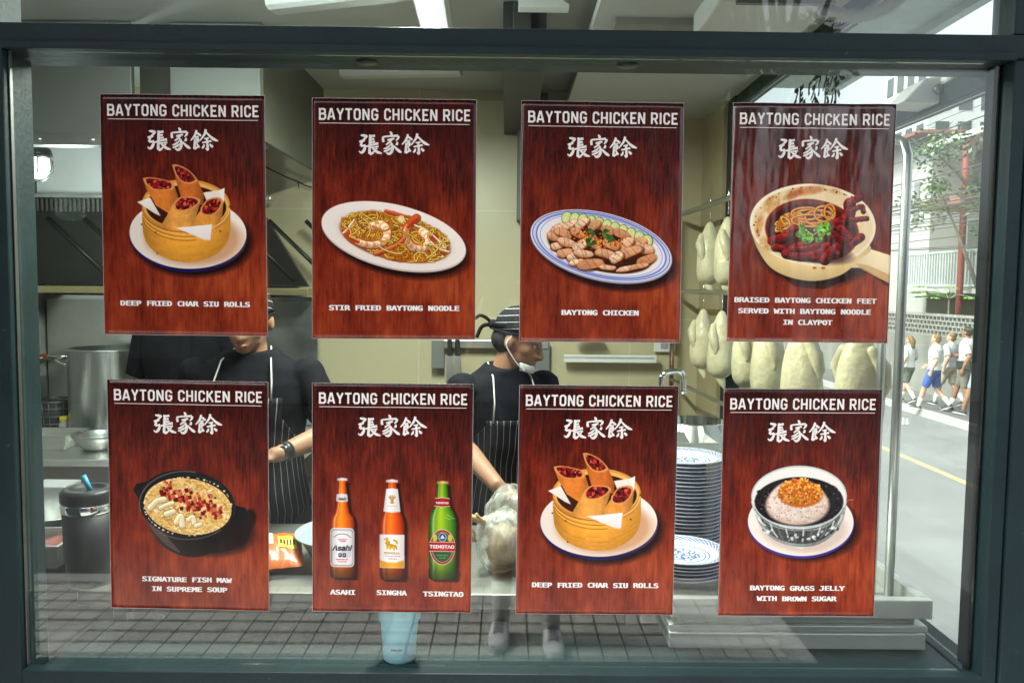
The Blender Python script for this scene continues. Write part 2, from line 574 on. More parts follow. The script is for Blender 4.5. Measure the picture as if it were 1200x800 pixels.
def rolls(p, ox=0.0, oy=0.0):
    """char siu rolls in a bamboo basket on an enamel plate; drawn at the first poster's place"""
    rg = p.rng
    E = lambda x, y, *a, **k: p.ell(x + ox, y + oy, *a, **k)
    G = lambda q, *a, **k: p.poly([(x + ox, y + oy) for x, y in q], *a, **k)
    L = lambda q, *a, **k: p.line([(x + ox, y + oy) for x, y in q], *a, **k)
    p.shadow(226 + ox, 281 + oy, 70, 42, 0, 7, .9)
    E(221, 275, 69, 43, (26, 20, 74))
    E(220.5, 272, 68.5, 42, (236, 222, 210), grad=(.5, -.6, .06))
    E(221, 273, 57, 33, (228, 210, 196), soft=3)
    E(228, 279, 56, 31, (196, 138, 92), soft=8, alpha=.75)
    # back of the basket
    E(218.2, 245, 51.6, 29.5, (196, 130, 52))
    E(218, 238, 51.5, 29.5, (216, 150, 66))
    E(218, 239, 49.5, 27.5, (236, 178, 90))
    E(218, 241, 47, 25.5, (58, 22, 12))
    G([(238, 224), (256, 221), (263, 218.5), (262, 236), (244, 238)], (240, 226, 214))
    # two rear rolls
    def roll(op, body, tone=(214, 128, 46), inner=(.0, .0)):
        G(body, tone, tex=.10, hgrad=[.8, 1.1, 1.05, .72])
        G(op, (224, 150, 84), smooth=True)
        c = np.mean(op, 0)
        q = [tuple(c + (np.array(o) - c) * .82) for o in op]
        G(q, (110, 22, 20), smooth=True)
        q2 = np.array(q)
        cl = p.clip_poly([(x + ox, y + oy) for x, y in cr(list(q) + [q[0]], 6)])
        for _ in range(46):
            x = rg.uniform(q2[:, 0].min(), q2[:, 0].max()); y = rg.uniform(q2[:, 1].min(), q2[:, 1].max())
            cc = [(156, 24, 30), (196, 52, 40), (70, 8, 12), (220, 96, 60), (120, 14, 24), (40, 6, 8)][rg.integers(6)]
            p.ell(x + ox, y + oy, rg.uniform(1, 2.6), rg.uniform(.8, 2), cc, rg.uniform(0, 180), .5, clip=cl)
    roll([(167.5, 208), (176, 207), (190, 209), (203, 213), (203, 220), (194, 222), (180, 221), (171, 215)],
         [(168, 210), (172, 221), (183, 240), (196, 248), (212, 245), (208, 228), (203.5, 214), (190, 216)], (206, 116, 44))
    roll([(201.5, 192), (208, 192), (221, 198), (230, 207), (231, 211), (222, 214), (212, 211), (205, 202)],
         [(203, 196), (207, 213), (212, 230), (224, 240), (238, 238), (239, 226), (231, 209), (218, 206)], (196, 102, 40))
    # two front rolls
    roll([(203, 237), (210, 230), (222, 229), (233, 231), (234, 236), (226, 242), (213, 246), (204, 244)],
         [(202, 238), (196, 250), (189, 262), (197, 274), (216, 274), (228, 258), (234, 238), (216, 244)], (222, 150, 66))
    roll([(235, 242), (243, 232), (255, 229), (261, 233), (258, 242), (250, 250), (240, 251), (235, 248)],
         [(234, 246), (227, 256), (221, 267), (232, 276), (252, 268), (260, 252), (262, 234), (248, 248)], (214, 140, 58))
    # front rim and wall of the basket
    wall = [(166.5, 238)] + [(218 + 51.5 * math.cos(t), 246 + 27.5 * math.sin(t)) for t in np.linspace(math.pi * .97, 0.03 * math.pi, 26)] + [(269.5, 238)] + \
           [(270, 262)] + [(218.5 + 51 * math.cos(t), 268 + 38 * math.sin(t)) for t in np.linspace(0.02 * math.pi, math.pi * .98, 30)] + [(167, 264)]
    G(wall, (218, 148, 48), tex=.05, hgrad=[.74, 1.0, 1.12, 1.1, .98, .84], vgrad=[1.05, 1.08, 1.0, .84])
    for k, (dy, c) in enumerate(((0, (150, 86, 22)), (2.2, (240, 182, 92)), (4.4, (166, 98, 28)), (6.4, (236, 178, 86)), (8.2, (172, 104, 30)))):
        L([(218 + (51 - k * .2) * math.cos(t), 244 + dy * 1.05 + (26.5 + k * .35) * math.sin(t)) for t in np.linspace(math.pi * .98, math.pi * .42, 16)], 1.0, c, False, .1)
    L([(218 + 51 * math.cos(t), 241 + 30 * math.sin(t)) for t in np.linspace(math.pi * .45, .02 * math.pi, 14)], 1.5, (240, 186, 100), False, .1)
    for _ in range(26):
        t = rg.uniform(.1, .9) * math.pi
        y0 = 262 + rg.uniform(-4, 12)
        L([(218 + 51 * math.cos(t + d), y0 + 30 * math.sin(t + d)) for d in (-.16, 0, .16)], .7, (184, 112, 26) if rg.random() < .6 else (232, 168, 66), True, 0, alpha=.5)
    for x, y in ((184, 296), (258, 269), (166, 262), (269, 240), (182, 271)):
        E(x, y, 1, 1, (92, 44, 16))
    # paper corners
    G([(161, 236), (176, 230.5), (188, 252), (181, 249)], (244, 232, 222), vgrad=[1.02, .9])
    G([(206, 265.5), (248.5, 261), (246.5, 280), (240, 279.5)], (246, 236, 228), vgrad=[1.02, .93])
    G([(256, 222), (263, 218), (262, 234)], (246, 236, 228))

def noodles_in(p, cx, cy, rx, ry, rot, n, cols, wd=1.7, rg=None, curl=1.0):
    rg = rg or p.rng
    a = math.radians(rot)
    for i in range(n):
        t = rg.uniform(0, 2 * math.pi); r = math.sqrt(rg.uniform(0, 1)) * .93
        u, v = r * math.cos(t), r * math.sin(t)
        th = rg.uniform(0, 2 * math.pi); pts = []
        bend = rg.uniform(-.7, .7) * curl
        for _ in range(6):
            x = u * rx; y = v * ry
            pts.append((cx + x * math.cos(a) - y * math.sin(a), cy + x * math.sin(a) + y * math.cos(a)))
            st = rg.uniform(5, 8)
            u2 = u + st * math.cos(th) / rx; v2 = v + st * math.sin(th) * .75 / ry
            if u2 * u2 + v2 * v2 > 1.02:
                th += 1.9
                u2 = u + st * math.cos(th) / rx; v2 = v + st * math.sin(th) * .6 / ry
                if u2 * u2 + v2 * v2 > 1.08: break
            u, v = u2, v2; th += bend
        if len(pts) < 3: continue
        c = cols[rg.integers(len(cols))]
        p.line(pts, wd, c, True, .3, out=((96, 48, 10), .45))

def shrimp(p, pts, wd, tail=True):
    pts = cr(pts, 5)
    n = len(pts)
    p.line(pts, wd * 1.1, (170, 84, 40), False, .2)
    for i in range(n - 1):
        t = i / (n - 1)
        w_ = wd * (1 - .45 * t)
        c = np.array([(246, 196, 150), (236, 150, 96), (250, 214, 178)][i % 3]) * (1 - .0 * t)
        if tail and t > .78: c = np.array((214, 62, 30)); w_ *= .7
        p.line([tuple(pts[i]), tuple(pts[i + 1])], w_, c, False, .28)

def dish_noodle(p):
    rg = p.rng
    p.shadow(466, 284, 85, 38, 13, 6)
    p.ell(461.5, 276.5, 86.5, 37.8, (196, 184, 176), 13)
    p.ell(461.3, 275, 86, 37, (240, 228, 218), 13, grad=(.1, -.7, .05))
    p.ell(462, 276, 70, 28, (226, 212, 202), 13, soft=4)
    p.ell(463, 277, 66, 27, (150, 76, 24), 13, soft=2)
    yel = [(236, 172, 52), (222, 150, 36), (244, 192, 84), (204, 128, 30), (184, 98, 28), (250, 206, 110)]
    noodles_in(p, 463, 276, 66, 27, 13, 250, yel, 1.6)
    for q in (((404, 268), (414, 276), (430, 283)), ((470, 262), (488, 268), (506, 270)), ((440, 296), (458, 290), (470, 281))):
        p.line(q, 5, (196, 84, 46), True, .35, out=((90, 30, 12), .6))
    noodles_in(p, 463, 276, 62, 25, 13, 60, yel, 1.5)
    shrimp(p, [(436, 264), (446, 262), (453, 268), (452, 279), (442, 285), (428, 285), (414, 279), (407, 272)], 10.5)
    shrimp(p, [(495, 270), (502, 277), (501, 285), (493, 290), (483, 288), (477, 279), (476, 268), (482, 259), (488, 254)], 10)
    p.line([(440, 296), (453, 291), (466, 285), (473, 278)], 4.5, (206, 102, 60), True, .35, out=((110, 40, 14), .5))
    p.line([(452, 246), (464, 249), (474, 252)], 4.5, (196, 86, 50), True, .35)
    p.ell(508, 277, 6, 5, (172, 66, 34), 30, tex=.3); p.ell(470, 255, 4, 4, (240, 214, 150))
    for q in (((415, 256), (408, 266), (402, 272)), ((486, 262), (500, 268), (515, 281), (522, 290)), ((502, 279), (514, 289), (526, 293))):
        p.line(q, 1.7, (248, 232, 206), True, .1)
    noodles_in(p, 463, 276, 64, 26, 13, 16, yel, 1.5)
    for x, y in ((502, 286), (487, 293), (462, 283), (430, 262), (512, 268)):
        p.ell(x, y, 1.6, 1.2, (74, 116, 40), 30)

def leaf(p, x, y, r, col, lobes=7):
    rg = p.rng
    for k in range(lobes):
        t = rg.uniform(0, 6.28); d = rg.uniform(.2, .8) * r
        c = np.array(col) * rg.uniform(.65, 1.25)
        p.ell(x + d * math.cos(t), y + d * math.sin(t) * .9, r * .42, r * .3, np.clip(c, 0, 254), rg.uniform(0, 180), .5, tex=.25)

def dish_chicken(p):
    rg = p.rng
    p.shadow(710, 296, 84, 40, 13, 6)
    p.ell(704.5, 288, 85, 39.5, (150, 150, 176), 13)
    p.ell(704.3, 286.6, 84.5, 38.6, (232, 230, 236), 13)
    for sx, c, w_ in ((82, (92, 104, 176), 1.2), (80, (200, 206, 228), 1.2), (77.5, (120, 130, 196), 2.2), (73, (150, 158, 208), 1.0)):
        a = R(13)
        q = [(704.3 + sx * math.cos(t) * math.cos(a) - (sx * .452) * math.sin(t) * math.sin(a), 286.4 + sx * math.cos(t) * math.sin(a) + (sx * .452) * math.sin(t) * math.cos(a)) for t in np.linspace(0, 6.2832, 70)]
        p.line(q, w_, c, False, .05)
    p.ell(704, 287, 70, 31, (236, 228, 218), 13, soft=2)
    p.ell(703, 290, 63, 26, (54, 24, 12), 13, soft=1.5)
    for i in range(11):
        t = i / 10
        x = 664 + 95 * t; y = 254 + 9 * t + 17 * t * t
        p.ell(x, y, 6.3, 7.6, (96, 128, 44), 20 - 40 * t)
        p.ell(x - .3, y, 5.4, 6.7, (206, 214, 138), 20 - 40 * t, grad=(-.4, -.5, .12))
        p.ell(x - .5, y + .3, 3.2, 4.2, (226, 226, 166), 20 - 40 * t)
        for _ in range(4): p.ell(x + rg.uniform(-2, 2), y + rg.uniform(-3, 3), .6, .9, (186, 196, 118))
    def piece(x, y, L, w_, rot, tone):
        p.ell(x + .8, y + 1.6, L * 1.06, w_ * 1.2, (70, 30, 14), rot, 1.2, alpha=.75)
        a = math.radians(rot); ca, sa = math.cos(a), math.sin(a)
        def q(u, v): return (x + u * L * ca - v * w_ * sa, y + u * L * sa + v * w_ * ca)
        jt = lambda: rg.uniform(-.14, .14)
        n_ = 2 if L > 9 else 1
        out = [(-1 + jt(), .1 + jt()), (-.7 + jt(), -.75 + jt()), (0 + jt(), -.95 + jt()), (.75 + jt(), -.7 + jt()), (1 + jt(), .15 + jt()), (.6 + jt(), .8 + jt()), (-.2 + jt(), .95 + jt()), (-.75 + jt(), .75 + jt())]
        p.poly([q(*o) for o in out], np.clip(np.array((206, 128, 72)) * rg.uniform(.85, 1.1), 0, 255), smooth=True, tex=.2)
        p.poly([q(u * .92, v * .8 - .12) for u, v in out], tone, smooth=True, tex=.12, vgrad=[1.1, 1.0, .84])
        for k in range(n_):
            u = (-.3 + .6 * k) + rg.uniform(-.15, .15)
            p.line([q(u - .12, -.8), q(u + .05, 0), q(u + .16, .8)], .9, (150, 84, 50), True, 0, alpha=.7)
        for k in range(5):
            p.ell(*q(rg.uniform(-.7, .7), rg.uniform(-.7, .3)), L * .22, w_ * .14, np.clip(np.array(tone) * rg.uniform(.84, 1.18), 0, 255), rot + rg.uniform(-14, 14), .6, alpha=.6)
    tones = [(232, 186, 148), (222, 164, 122), (240, 204, 172), (206, 140, 96), (216, 154, 112)]
    rows = [[(654, 266, 10, 5, -25), (668, 262, 10, 4.5, -30), (682, 260, 10, 5, -35), (696, 263, 9, 5, -40), (712, 268, 9, 5, 20), (728, 272, 11, 5, 25)],
            [(648, 276, 8, 5, 25), (660, 272, 12, 5, 20), (676, 272, 10, 5, 30), (746, 284, 12, 7, -25), (732, 284, 12, 6, -30), (757, 290, 9, 6, 10)],
            [(653, 287, 9, 4.5, -12), (664, 283, 11, 5, 15), (680, 286, 11, 6, -30), (696, 282, 10, 6, 60), (716, 284, 11, 6, 20), (740, 293, 14, 6, -20)],
            [(661, 295, 9, 5, -15), (672, 299, 9, 5, -20), (684, 296, 12, 5, 5), (708, 295, 13, 5.5, 12), (722, 300, 10, 6.5, -40), (756, 303, 13, 5, -22)],
            [(676, 306, 10, 4, -8), (692, 308, 17, 6, -6), (712, 312, 10, 3.5, 5), (734, 313, 14, 3.5, -8), (748, 310, 11, 3.5, -12)]]
    for row in rows:
        for x, y, L, w_, r_ in row:
            piece(x, y, L, w_, r_, tones[rg.integers(5)])
    for _ in range(240):
        t = rg.uniform(0, 6.28); r_ = abs(rg.normal(0, .5))
        cx, cy = ((684, 276), (700, 282), (722, 284))[rg.integers(3)]
        p.ell(cx + 13 * r_ * math.cos(t), cy + 8 * r_ * math.sin(t), rg.uniform(.7, 1.6), rg.uniform(.6, 1.1), [(226, 128, 40), (196, 92, 24), (240, 164, 76), (150, 62, 18)][rg.integers(4)], rg.uniform(0, 180), .4)
    leaf(p, 693, 271, 6, (62, 108, 40)); leaf(p, 692, 283, 7, (44, 92, 34)); leaf(p, 709, 271, 6, (70, 116, 44)); leaf(p, 714, 278, 6, (52, 104, 38))

def dish_claypot(p):
    rg = p.rng
    p.poly([(880, 275), (900, 310), (930, 335), (965, 338), (990, 326), (1010, 314), (1041, 334), (1041, 310), (980, 260)], (30, 10, 8), alpha=.5)
    p.shadow(955, 292, 68, 42, 5, 8, .75)
    # handle
    p.poly([(1000, 292), (1018, 289), (1044, 297), (1043, 330), (1028, 322), (1010, 312), (994, 312)], (244, 222, 178), hgrad=[.86, 1.0, 1.05], vgrad=[1.06, 1.0, .84])
    p.poly([(1000, 306), (1018, 309), (1043, 320), (1043, 330), (1026, 322), (1008, 313)], (206, 164, 104), alpha=.8)
    # body
    p.poly([(880, 272), (888, 292), (902, 312), (922, 323), (948, 328), (972, 325), (990, 317), (1004, 304), (1018, 284), (950, 250)], (238, 206, 140), smooth=True, hgrad=[.84, 1, 1.05, 1, .9], vgrad=[1, 1, 1.04, .8])
    p.ell(952, 262, 74, 48, (250, 236, 204), 4, grad=(-.2, -.4, .05))
    p.ell(952, 262.5, 70, 45, (240, 214, 164), 4, soft=1.5)
    # baked-on rim stains
    for x, y, a_, b_, r_, c in ((946, 222, 22, 5, -8, (196, 112, 44)), (930, 227, 12, 4, -25, (176, 84, 26)), (904, 238, 12, 8, -50, (214, 150, 74)), (890, 262, 4, 14, 10, (206, 136, 60)), (978, 222, 8, 3, 15, (224, 170, 100)), (898, 285, 7, 10, -30, (214, 156, 84))):
        p.ell(x, y, a_, b_, c, r_, 3, tex=.3, alpha=.75)
    for _ in range(24):
        t = rg.uniform(2.6, 5.6); rr = rg.uniform(.9, .97)
        p.ell(952 + 72 * rr * math.cos(t), 262 + 46 * rr * math.sin(t), rg.uniform(.5, 1.3), rg.uniform(.5, 1.1), (84, 30, 10))
    p.ell(951, 269, 55, 37, (120, 36, 18), 8, soft=1.2)
    p.ell(951, 271, 52, 34, (70, 16, 12), 8, soft=2)
    p.ell(960, 295, 38, 12, (46, 10, 8), 8, soft=4, alpha=.7)
    noodles_in(p, 925, 262, 19, 13, -30, 40, [(226, 146, 44), (206, 116, 30), (240, 176, 76)], 2.0)
    for cx, cy, a_, b_ in ((952, 252, 22, 8), (945, 249, 18, 7), (960, 254, 17, 9), (951, 257, 24, 7), (965, 249, 11, 9), (972, 247, 6, 9)):
        q = [(cx + a_ * math.cos(t), cy + b_ * math.sin(t)) for t in np.linspace(0, 6, 14)]
        p.line(q, 2.3, (228, 148, 48), True, .3, out=((110, 44, 12), .5))
    def claw(q, w_):
        p.line(q, w_, (112, 18, 18), True, .6, out=((50, 8, 8), .6), tex=.4)
        for x, y in cr(q, 4):
            p.ell(x + rg.uniform(-.4, .4) * w_, y + rg.uniform(-.4, .4) * w_, rg.uniform(1.5, 3), rg.uniform(1, 2), [(150, 34, 30), (84, 10, 12), (124, 20, 22)][rg.integers(3)], rg.uniform(0, 180), 1, alpha=.8)
        for x, y in cr(q, 3):
            if rg.random() < .45:
                p.ell(x + rg.uniform(-1.5, 1.5), y - w_ * rg.uniform(.1, .3), rg.uniform(.6, 2.2), .55, (222, 120, 96), rg.uniform(-40, 20), .6, alpha=.65)
            p.ell(x + rg.uniform(-2, 2), y + rg.uniform(-1, 2), rg.uniform(1, 2.4), 1, (70, 8, 12), rg.uniform(0, 180), .8, alpha=.6)
    claw([(905, 281), (918, 277), (930, 268)], 11)
    claw([(908, 289), (924, 291), (938, 286)], 9)
    claw([(921, 296), (940, 299), (958, 296), (968, 288)], 12)
    claw([(926, 291), (945, 290), (958, 286)], 7)
    claw([(966, 303), (973, 294), (981, 288)], 12)
    claw([(976, 262), (985, 258), (994, 250), (995, 237)], 13)
    claw([(992, 238), (1000, 233), (1006, 230)], 8)
    claw([(996, 246), (1008, 240), (1011, 246)], 5)
    claw([(994, 256), (1006, 255), (1015, 254)], 5)
    claw([(984, 266), (994, 276), (998, 282), (1008, 276)], 9)
    claw([(975, 272), (986, 280)], 9)
    for x, y in ((941, 266), (948, 275), (960, 266), (967, 270), (945, 281), (958, 277), (969, 264), (938, 273)):
        leaf(p, x, y, 6.5, (108, 172, 44), 8)
    for q in (((944, 268), (952, 274)), ((952, 274), (962, 268)), ((952, 274), (950, 282))):
        p.line(q, .9, (190, 220, 110), False)
    for x in (954, 964): p.ell(x, 312.5, 2.4, 1.3, (170, 92, 34))

def dish_soup(p):
    rg = p.rng
    p.shadow(238, 615, 60, 34, 8, 8, .9); p.ell(291, 606, 9, 14, (24, 14, 12), 20, 3, alpha=.9)
    p.poly([(156, 573), (160, 566), (176, 562), (172, 590), (164, 586)], (22, 20, 22))
    p.poly([(272, 588), (288, 592), (292, 602), (284, 612), (266, 612)], (18, 16, 18))
    p.poly([(163, 590), (172, 612), (186, 634), (204, 646), (226, 651), (248, 645), (264, 628), (275, 598)], (26, 22, 20), smooth=True, hgrad=[2.6, 2.2, 1.2, .8, .7], vgrad=[1.2, 1.2, .9, .7])
    p.poly([(174, 612), (180, 622), (196, 638), (212, 646), (200, 632), (186, 618)], (120, 104, 90), alpha=.45, smooth=True)
    p.ell(219, 589, 57, 41, (30, 28, 28), 7)
    p.line([(219 + 55.5 * math.cos(t), 589.5 + 39 * math.sin(t)) for t in np.linspace(2.9, 4.9, 20)], 1, (120, 118, 116), False, 0, alpha=.8)
    p.line([(219 + 56 * math.cos(t), 590 + 40 * math.sin(t)) for t in np.linspace(.8, 2.2, 20)], 1.1, (110, 100, 92), False, 0, alpha=.7)
    p.ell(220, 591, 53, 35.5, (20, 14, 10), 7)
    p.ell(220, 591.5, 51.5, 34, (226, 182, 104), 7, tex=.2)
    cl = p.clip_ell(220, 591.5, 51.5, 34, 7)
    for _ in range(320):
        t = rg.uniform(0, 6.28); r_ = math.sqrt(rg.random())
        x = 220 + 51 * r_ * math.cos(t); y = 591.5 + 34 * r_ * math.sin(t)
        th = rg.uniform(0, 3.14); L = rg.uniform(1.5, 4)
        c = [(246, 220, 160), (204, 150, 70), (238, 200, 126), (186, 124, 52), (252, 238, 196)][rg.integers(5)]
        p.line([(x - L * math.cos(th), y - L * math.sin(th) * .6), (x + rg.uniform(-1, 1), y + rg.uniform(-1, 1)), (x + L * math.cos(th), y + L * math.sin(th) * .6)], rg.uniform(.7, 1.5), c, True, .15, clip=cl)
    for _ in range(90):
        t = rg.uniform(0, 6.28)
        p.ell(220 + 51 * math.cos(t), 591.5 + 34 * math.sin(t), rg.uniform(.6, 1.5), rg.uniform(.6, 1.2), (250, 236, 206), 0, .4, alpha=.7)
    for _ in range(150):
        u = rg.uniform(-1, 1); v = rg.normal(0, .62)
        x = 224 + 36 * u; y = 585 + 13 * u + 11 * v * (1 - .4 * abs(u))
        c = [(150, 28, 24), (196, 70, 48), (120, 18, 18), (214, 110, 76), (96, 14, 14)][rg.integers(5)]
        s_ = rg.uniform(1.3, 2.9)
        p.poly([(x - s_, y - s_ * .6), (x + s_ * .7, y - s_), (x + s_, y + s_ * .6), (x - s_ * .5, y + s_)], c, hgrad=[1.2, .75])
    for q in (((176, 594), (184, 586), (192, 584)), ((188, 594), (196, 590), (202, 588)), ((195, 601), (203, 598)), ((207, 610), (212, 603), (214, 614)), ((221, 607), (226, 604), (228, 611)), ((230, 614), (235, 612))):
        p.line(q, rg.uniform(4.5, 8), (240, 224, 180), True, .2, out=((150, 100, 50), .6))

def bottle(p, prof, cx, glass, dark, hi):
    """prof: (y, halfwidth) silhouette"""
    L = [(cx - w_, y) for y, w_ in prof]; Rr = [(cx + w_, y) for y, w_ in reversed(prof)]
    p.poly([(x + 5, y + 3) for x, y in L + Rr], (24, 8, 8), alpha=.4)
    p.poly([(x + 3.4, y + 2) for x, y in L + Rr], (24, 8, 8), alpha=.65)
    b, m = p.mask_poly(L + Rr)
    x0, y0, x1, y1 = b
    t = np.linspace(-1, 1, x1 - x0)
    ys = np.linspace(0, 1, y1 - y0)
    X = (p.xx[y0:y1, x0:x1] - p.T(cx, prof[0][0])[0])
    yph = np.array([p.T(cx, y)[1] for y, _ in prof]); wph = np.array([w_ * p.k for _, w_ in prof])
    hw = np.interp(p.yy[y0:y1, x0:x1], yph, wph)
    cxs = np.interp(p.yy[y0:y1, x0:x1], yph, [p.T(cx, y)[0] for y, _ in prof])
    u = np.clip((p.xx[y0:y1, x0:x1] - cxs) / np.maximum(hw, 1), -1, 1)
    g = np.array(glass) / 255.; d = np.array(dark) / 255.; h = np.array(hi) / 255.
    k = np.clip(np.abs(u) ** 2.5, 0, 1)[..., None]
    c = g * (1 - k) + d * k
    z = np.exp(-((u + .15) / .34) ** 2)[..., None] * .7
    c = c * (1 - z) + h * z
    e = np.exp(-((u + .66) / .09) ** 2)[..., None] * .4
    c = c * (1 - e) + e
    vg = np.interp(ys, [0, .3, .8, .93, 1], [.95, 1.05, .95, .5, .35])[:, None, None]
    p.put(b, m, np.clip(c * vg, 0, 1))

def dish_beers(p):
    k = 1 / 4.44
    X = lambda x: 365 + x * k
    Y = lambda y: 540 + y * k
    def prof(rows): return [(Y(y), w_ * k) for y, w_ in rows]
    amber = ((232, 104, 12), (120, 26, 4), (255, 158, 40))
    bottle(p, prof([(96, 22), (112, 20), (130, 21), (180, 26), (230, 30), (262, 38), (290, 58), (320, 63), (590, 64), (605, 58)]), X(160), *amber)
    p.poly([(X(133), Y(97)), (X(134), Y(85)), (X(160), Y(82)), (X(186), Y(85)), (X(187), Y(97))], (226, 216, 214), hgrad=[.7, 1.05, .85])
    p.poly([(X(130), Y(168)), (X(160), Y(164)), (X(187), Y(168)), (X(190), Y(204)), (X(160), Y(208)), (X(128), Y(204))], (226, 220, 218), hgrad=[.8, 1.05, .85])
    def rr(x0, y0, x1, y1, r, c, **kw):
        q = []
        for (cx, cy, a0) in ((x1 - r, y0 + r, -90), (x1 - r, y1 - r, 0), (x0 + r, y1 - r, 90), (x0 + r, y0 + r, 180)):
            for t in range(0, 91, 15): q.append((X(cx + r * math.cos(R(a0 + t))), Y(cy + r * math.sin(R(a0 + t)))))
        p.poly(q, c, **kw)
    rr(97, 343, 222, 548, 22, (236, 232, 232), hgrad=[.78, 1.04, 1.04, .86])
    rr(102, 349, 217, 542, 20, (40, 40, 46)); rr(104, 351, 215, 540, 18, (228, 224, 226), hgrad=[.82, 1.05, 1.02, .9])
    rr(108, 355, 211, 536, 15, (150, 150, 156)); rr(109.5, 357, 209.5, 534.5, 14, (232, 229, 230), hgrad=[.84, 1.05, 1.02, .92])
    p.line([(X(116), Y(392)), (X(140), Y(376)), (X(180), Y(376)), (X(206), Y(392))], .9, (60, 60, 70), True, 0, alpha=.7)
    p.poly([(X(150), Y(472)), (X(170), Y(440)), (X(207), Y(470)), (X(200), Y(500)), (X(160), Y(500))], (196, 196, 204), alpha=.8)
    # two-character black mark and red lines
    for x in (140, 162):
        rr(x, 476, x + 17, 495, 1, (26, 24, 26)); rr(x + 5, 481, x + 12, 489, 1, (226, 222, 222))
    for x0, x1, y in ((140, 182, 403), (148, 176, 412), (128, 190, 508), (138, 182, 520)):
        for x in np.arange(x0, x1, 6.5): p.poly([(X(x), Y(y - 3)), (X(x + 4.4), Y(y - 3)), (X(x + 4.4), Y(y + 3)), (X(x), Y(y + 3))], (190, 70, 80))
    # second bottle, lion label
    bottle(p, prof([(100, 28), (112, 24), (140, 27), (200, 36), (256, 44), (285, 56), (310, 62), (330, 64), (590, 65), (612, 56)]), X(419), (222, 76, 8), (110, 18, 4), (250, 140, 24))
    p.poly([(X(386), Y(103)), (X(388), Y(92)), (X(419), Y(87)), (X(448), Y(92)), (X(450), Y(103))], (226, 214, 216), hgrad=[.75, 1.05, .85])
    p.poly([(X(388), Y(138)), (X(419), Y(134)), (X(449), Y(138)), (X(463), Y(256)), (X(419), Y(260)), (X(373), Y(256))], (238, 232, 228), hgrad=[.8, 1.05, .95, .82])
    for q in (((402, 178), (414, 196), (419, 208)), ((436, 178), (424, 196), (419, 208)), ((419, 170), (419, 208)), ((408, 206), (419, 212), (430, 206)), ((408, 172), (414, 186)), ((430, 172), (424, 186))):
        p.line([(X(a), Y(b)) for a, b in q], 1.1, (176, 130, 40), len(q) > 2, .1)
    p.line([(X(396), Y(226)), (X(442), Y(226))], .5, (190, 160, 90), False)
    rr(354, 374, 484, 550, 4, (214, 206, 204), hgrad=[.8, 1.04, .84]); rr(357, 377, 481, 547, 3, (240, 234, 230), hgrad=[.82, 1.04, 1.0, .85])
    p.poly([(X(357), Y(510)), (X(390), Y(520)), (X(440), Y(522)), (X(481), Y(508)), (X(481), Y(547)), (X(357), Y(547))], (226, 160, 36), hgrad=[.85, 1.1, .85])
    gold = (206, 158, 44)
    for x, y, a_, b_, r_ in ((412, 436, 24, 13, 0), (396, 418, 13, 14, 20), (392, 398, 9, 9, 0), (394, 446, 4, 12, 10), (408, 448, 4, 10, -10), (430, 446, 5, 12, 5), (440, 440, 5, 14, -20), (434, 406, 12, 5, 30), (444, 414, 5, 12, -10), (382, 400, 6, 4, 0)):
        p.ell(X(x), Y(y), a_ * k, b_ * k, gold, r_, .4, tex=.3)
    for x in np.arange(384, 458, 6): p.poly([(X(x), Y(486)), (X(x + 4), Y(486)), (X(x + 4), Y(490)), (X(x), Y(490))], (120, 100, 90))
    for x in np.arange(398, 446, 6): p.poly([(X(x), Y(500)), (X(x + 4), Y(500)), (X(x + 4), Y(503)), (X(x), Y(503))], (120, 100, 90))
    # third bottle, green
    bottle(p, prof([(106, 28), (120, 27), (180, 32), (230, 42), (255, 58), (280, 68), (310, 72), (430, 72), (545, 70), (575, 74), (600, 70), (610, 60)]), X(681), (96, 156, 20), (22, 62, 10), (186, 208, 36))
    p.poly([(X(650), Y(108)), (X(652), Y(97)), (X(681), Y(93)), (X(711), Y(97)), (X(713), Y(108))], (196, 160, 96), hgrad=[.6, 1.2, .8])
    p.poly([(X(643), Y(184)), (X(681), Y(180)), (X(717), Y(184)), (X(720), Y(224)), (X(681), Y(228)), (X(639), Y(224))], (168, 24, 40), hgrad=[.75, 1.1, .8])
    p.line([(X(643), Y(184)), (X(681), Y(180)), (X(717), Y(184))], .8, (220, 200, 150), False); p.line([(X(639), Y(224)), (X(681), Y(228)), (X(720), Y(224))], .8, (220, 200, 150), False)
    p.ell(X(681), Y(438), 67 * k, 97 * k, (226, 214, 200)); p.ell(X(681), Y(438), 64 * k, 94 * k, (158, 26, 40)); p.ell(X(681), Y(438), 55 * k, 83 * k, (214, 206, 180)); p.ell(X(681), Y(438), 53 * k, 81 * k, (32, 84, 42))
    p.ell(X(681), Y(386), 21 * k, 24 * k, (222, 222, 220)); p.ell(X(681), Y(386), 18 * k, 21 * k, (48, 66, 128))
    p.poly([(X(668), Y(394)), (X(681), Y(372)), (X(694), Y(394))], (214, 222, 236)); p.ell(X(642), Y(390), 12 * k, 20 * k, (196, 182, 60)); p.ell(X(720), Y(390), 12 * k, 20 * k, (196, 182, 60))
    p.poly([(X(611), Y(410)), (X(746), Y(410)), (X(746), Y(462)), (X(611), Y(462))], (176, 24, 40), hgrad=[.82, 1.08, .86])
    for y in (412, 460): p.line([(X(612), Y(y)), (X(746), Y(y))], .7, (226, 204, 150), False, 0)
    for x0, x1, y, c in ((668, 706, 450, (196, 120, 110)), (652, 712, 480, (150, 180, 140)), (664, 700, 496, (150, 180, 140)), (655, 708, 488, (90, 130, 90))):
        for x in np.arange(x0, x1, 6): p.poly([(X(x), Y(y - 2)), (X(x + 3.6), Y(y - 2)), (X(x + 3.6), Y(y + 2)), (X(x), Y(y + 2))], c)
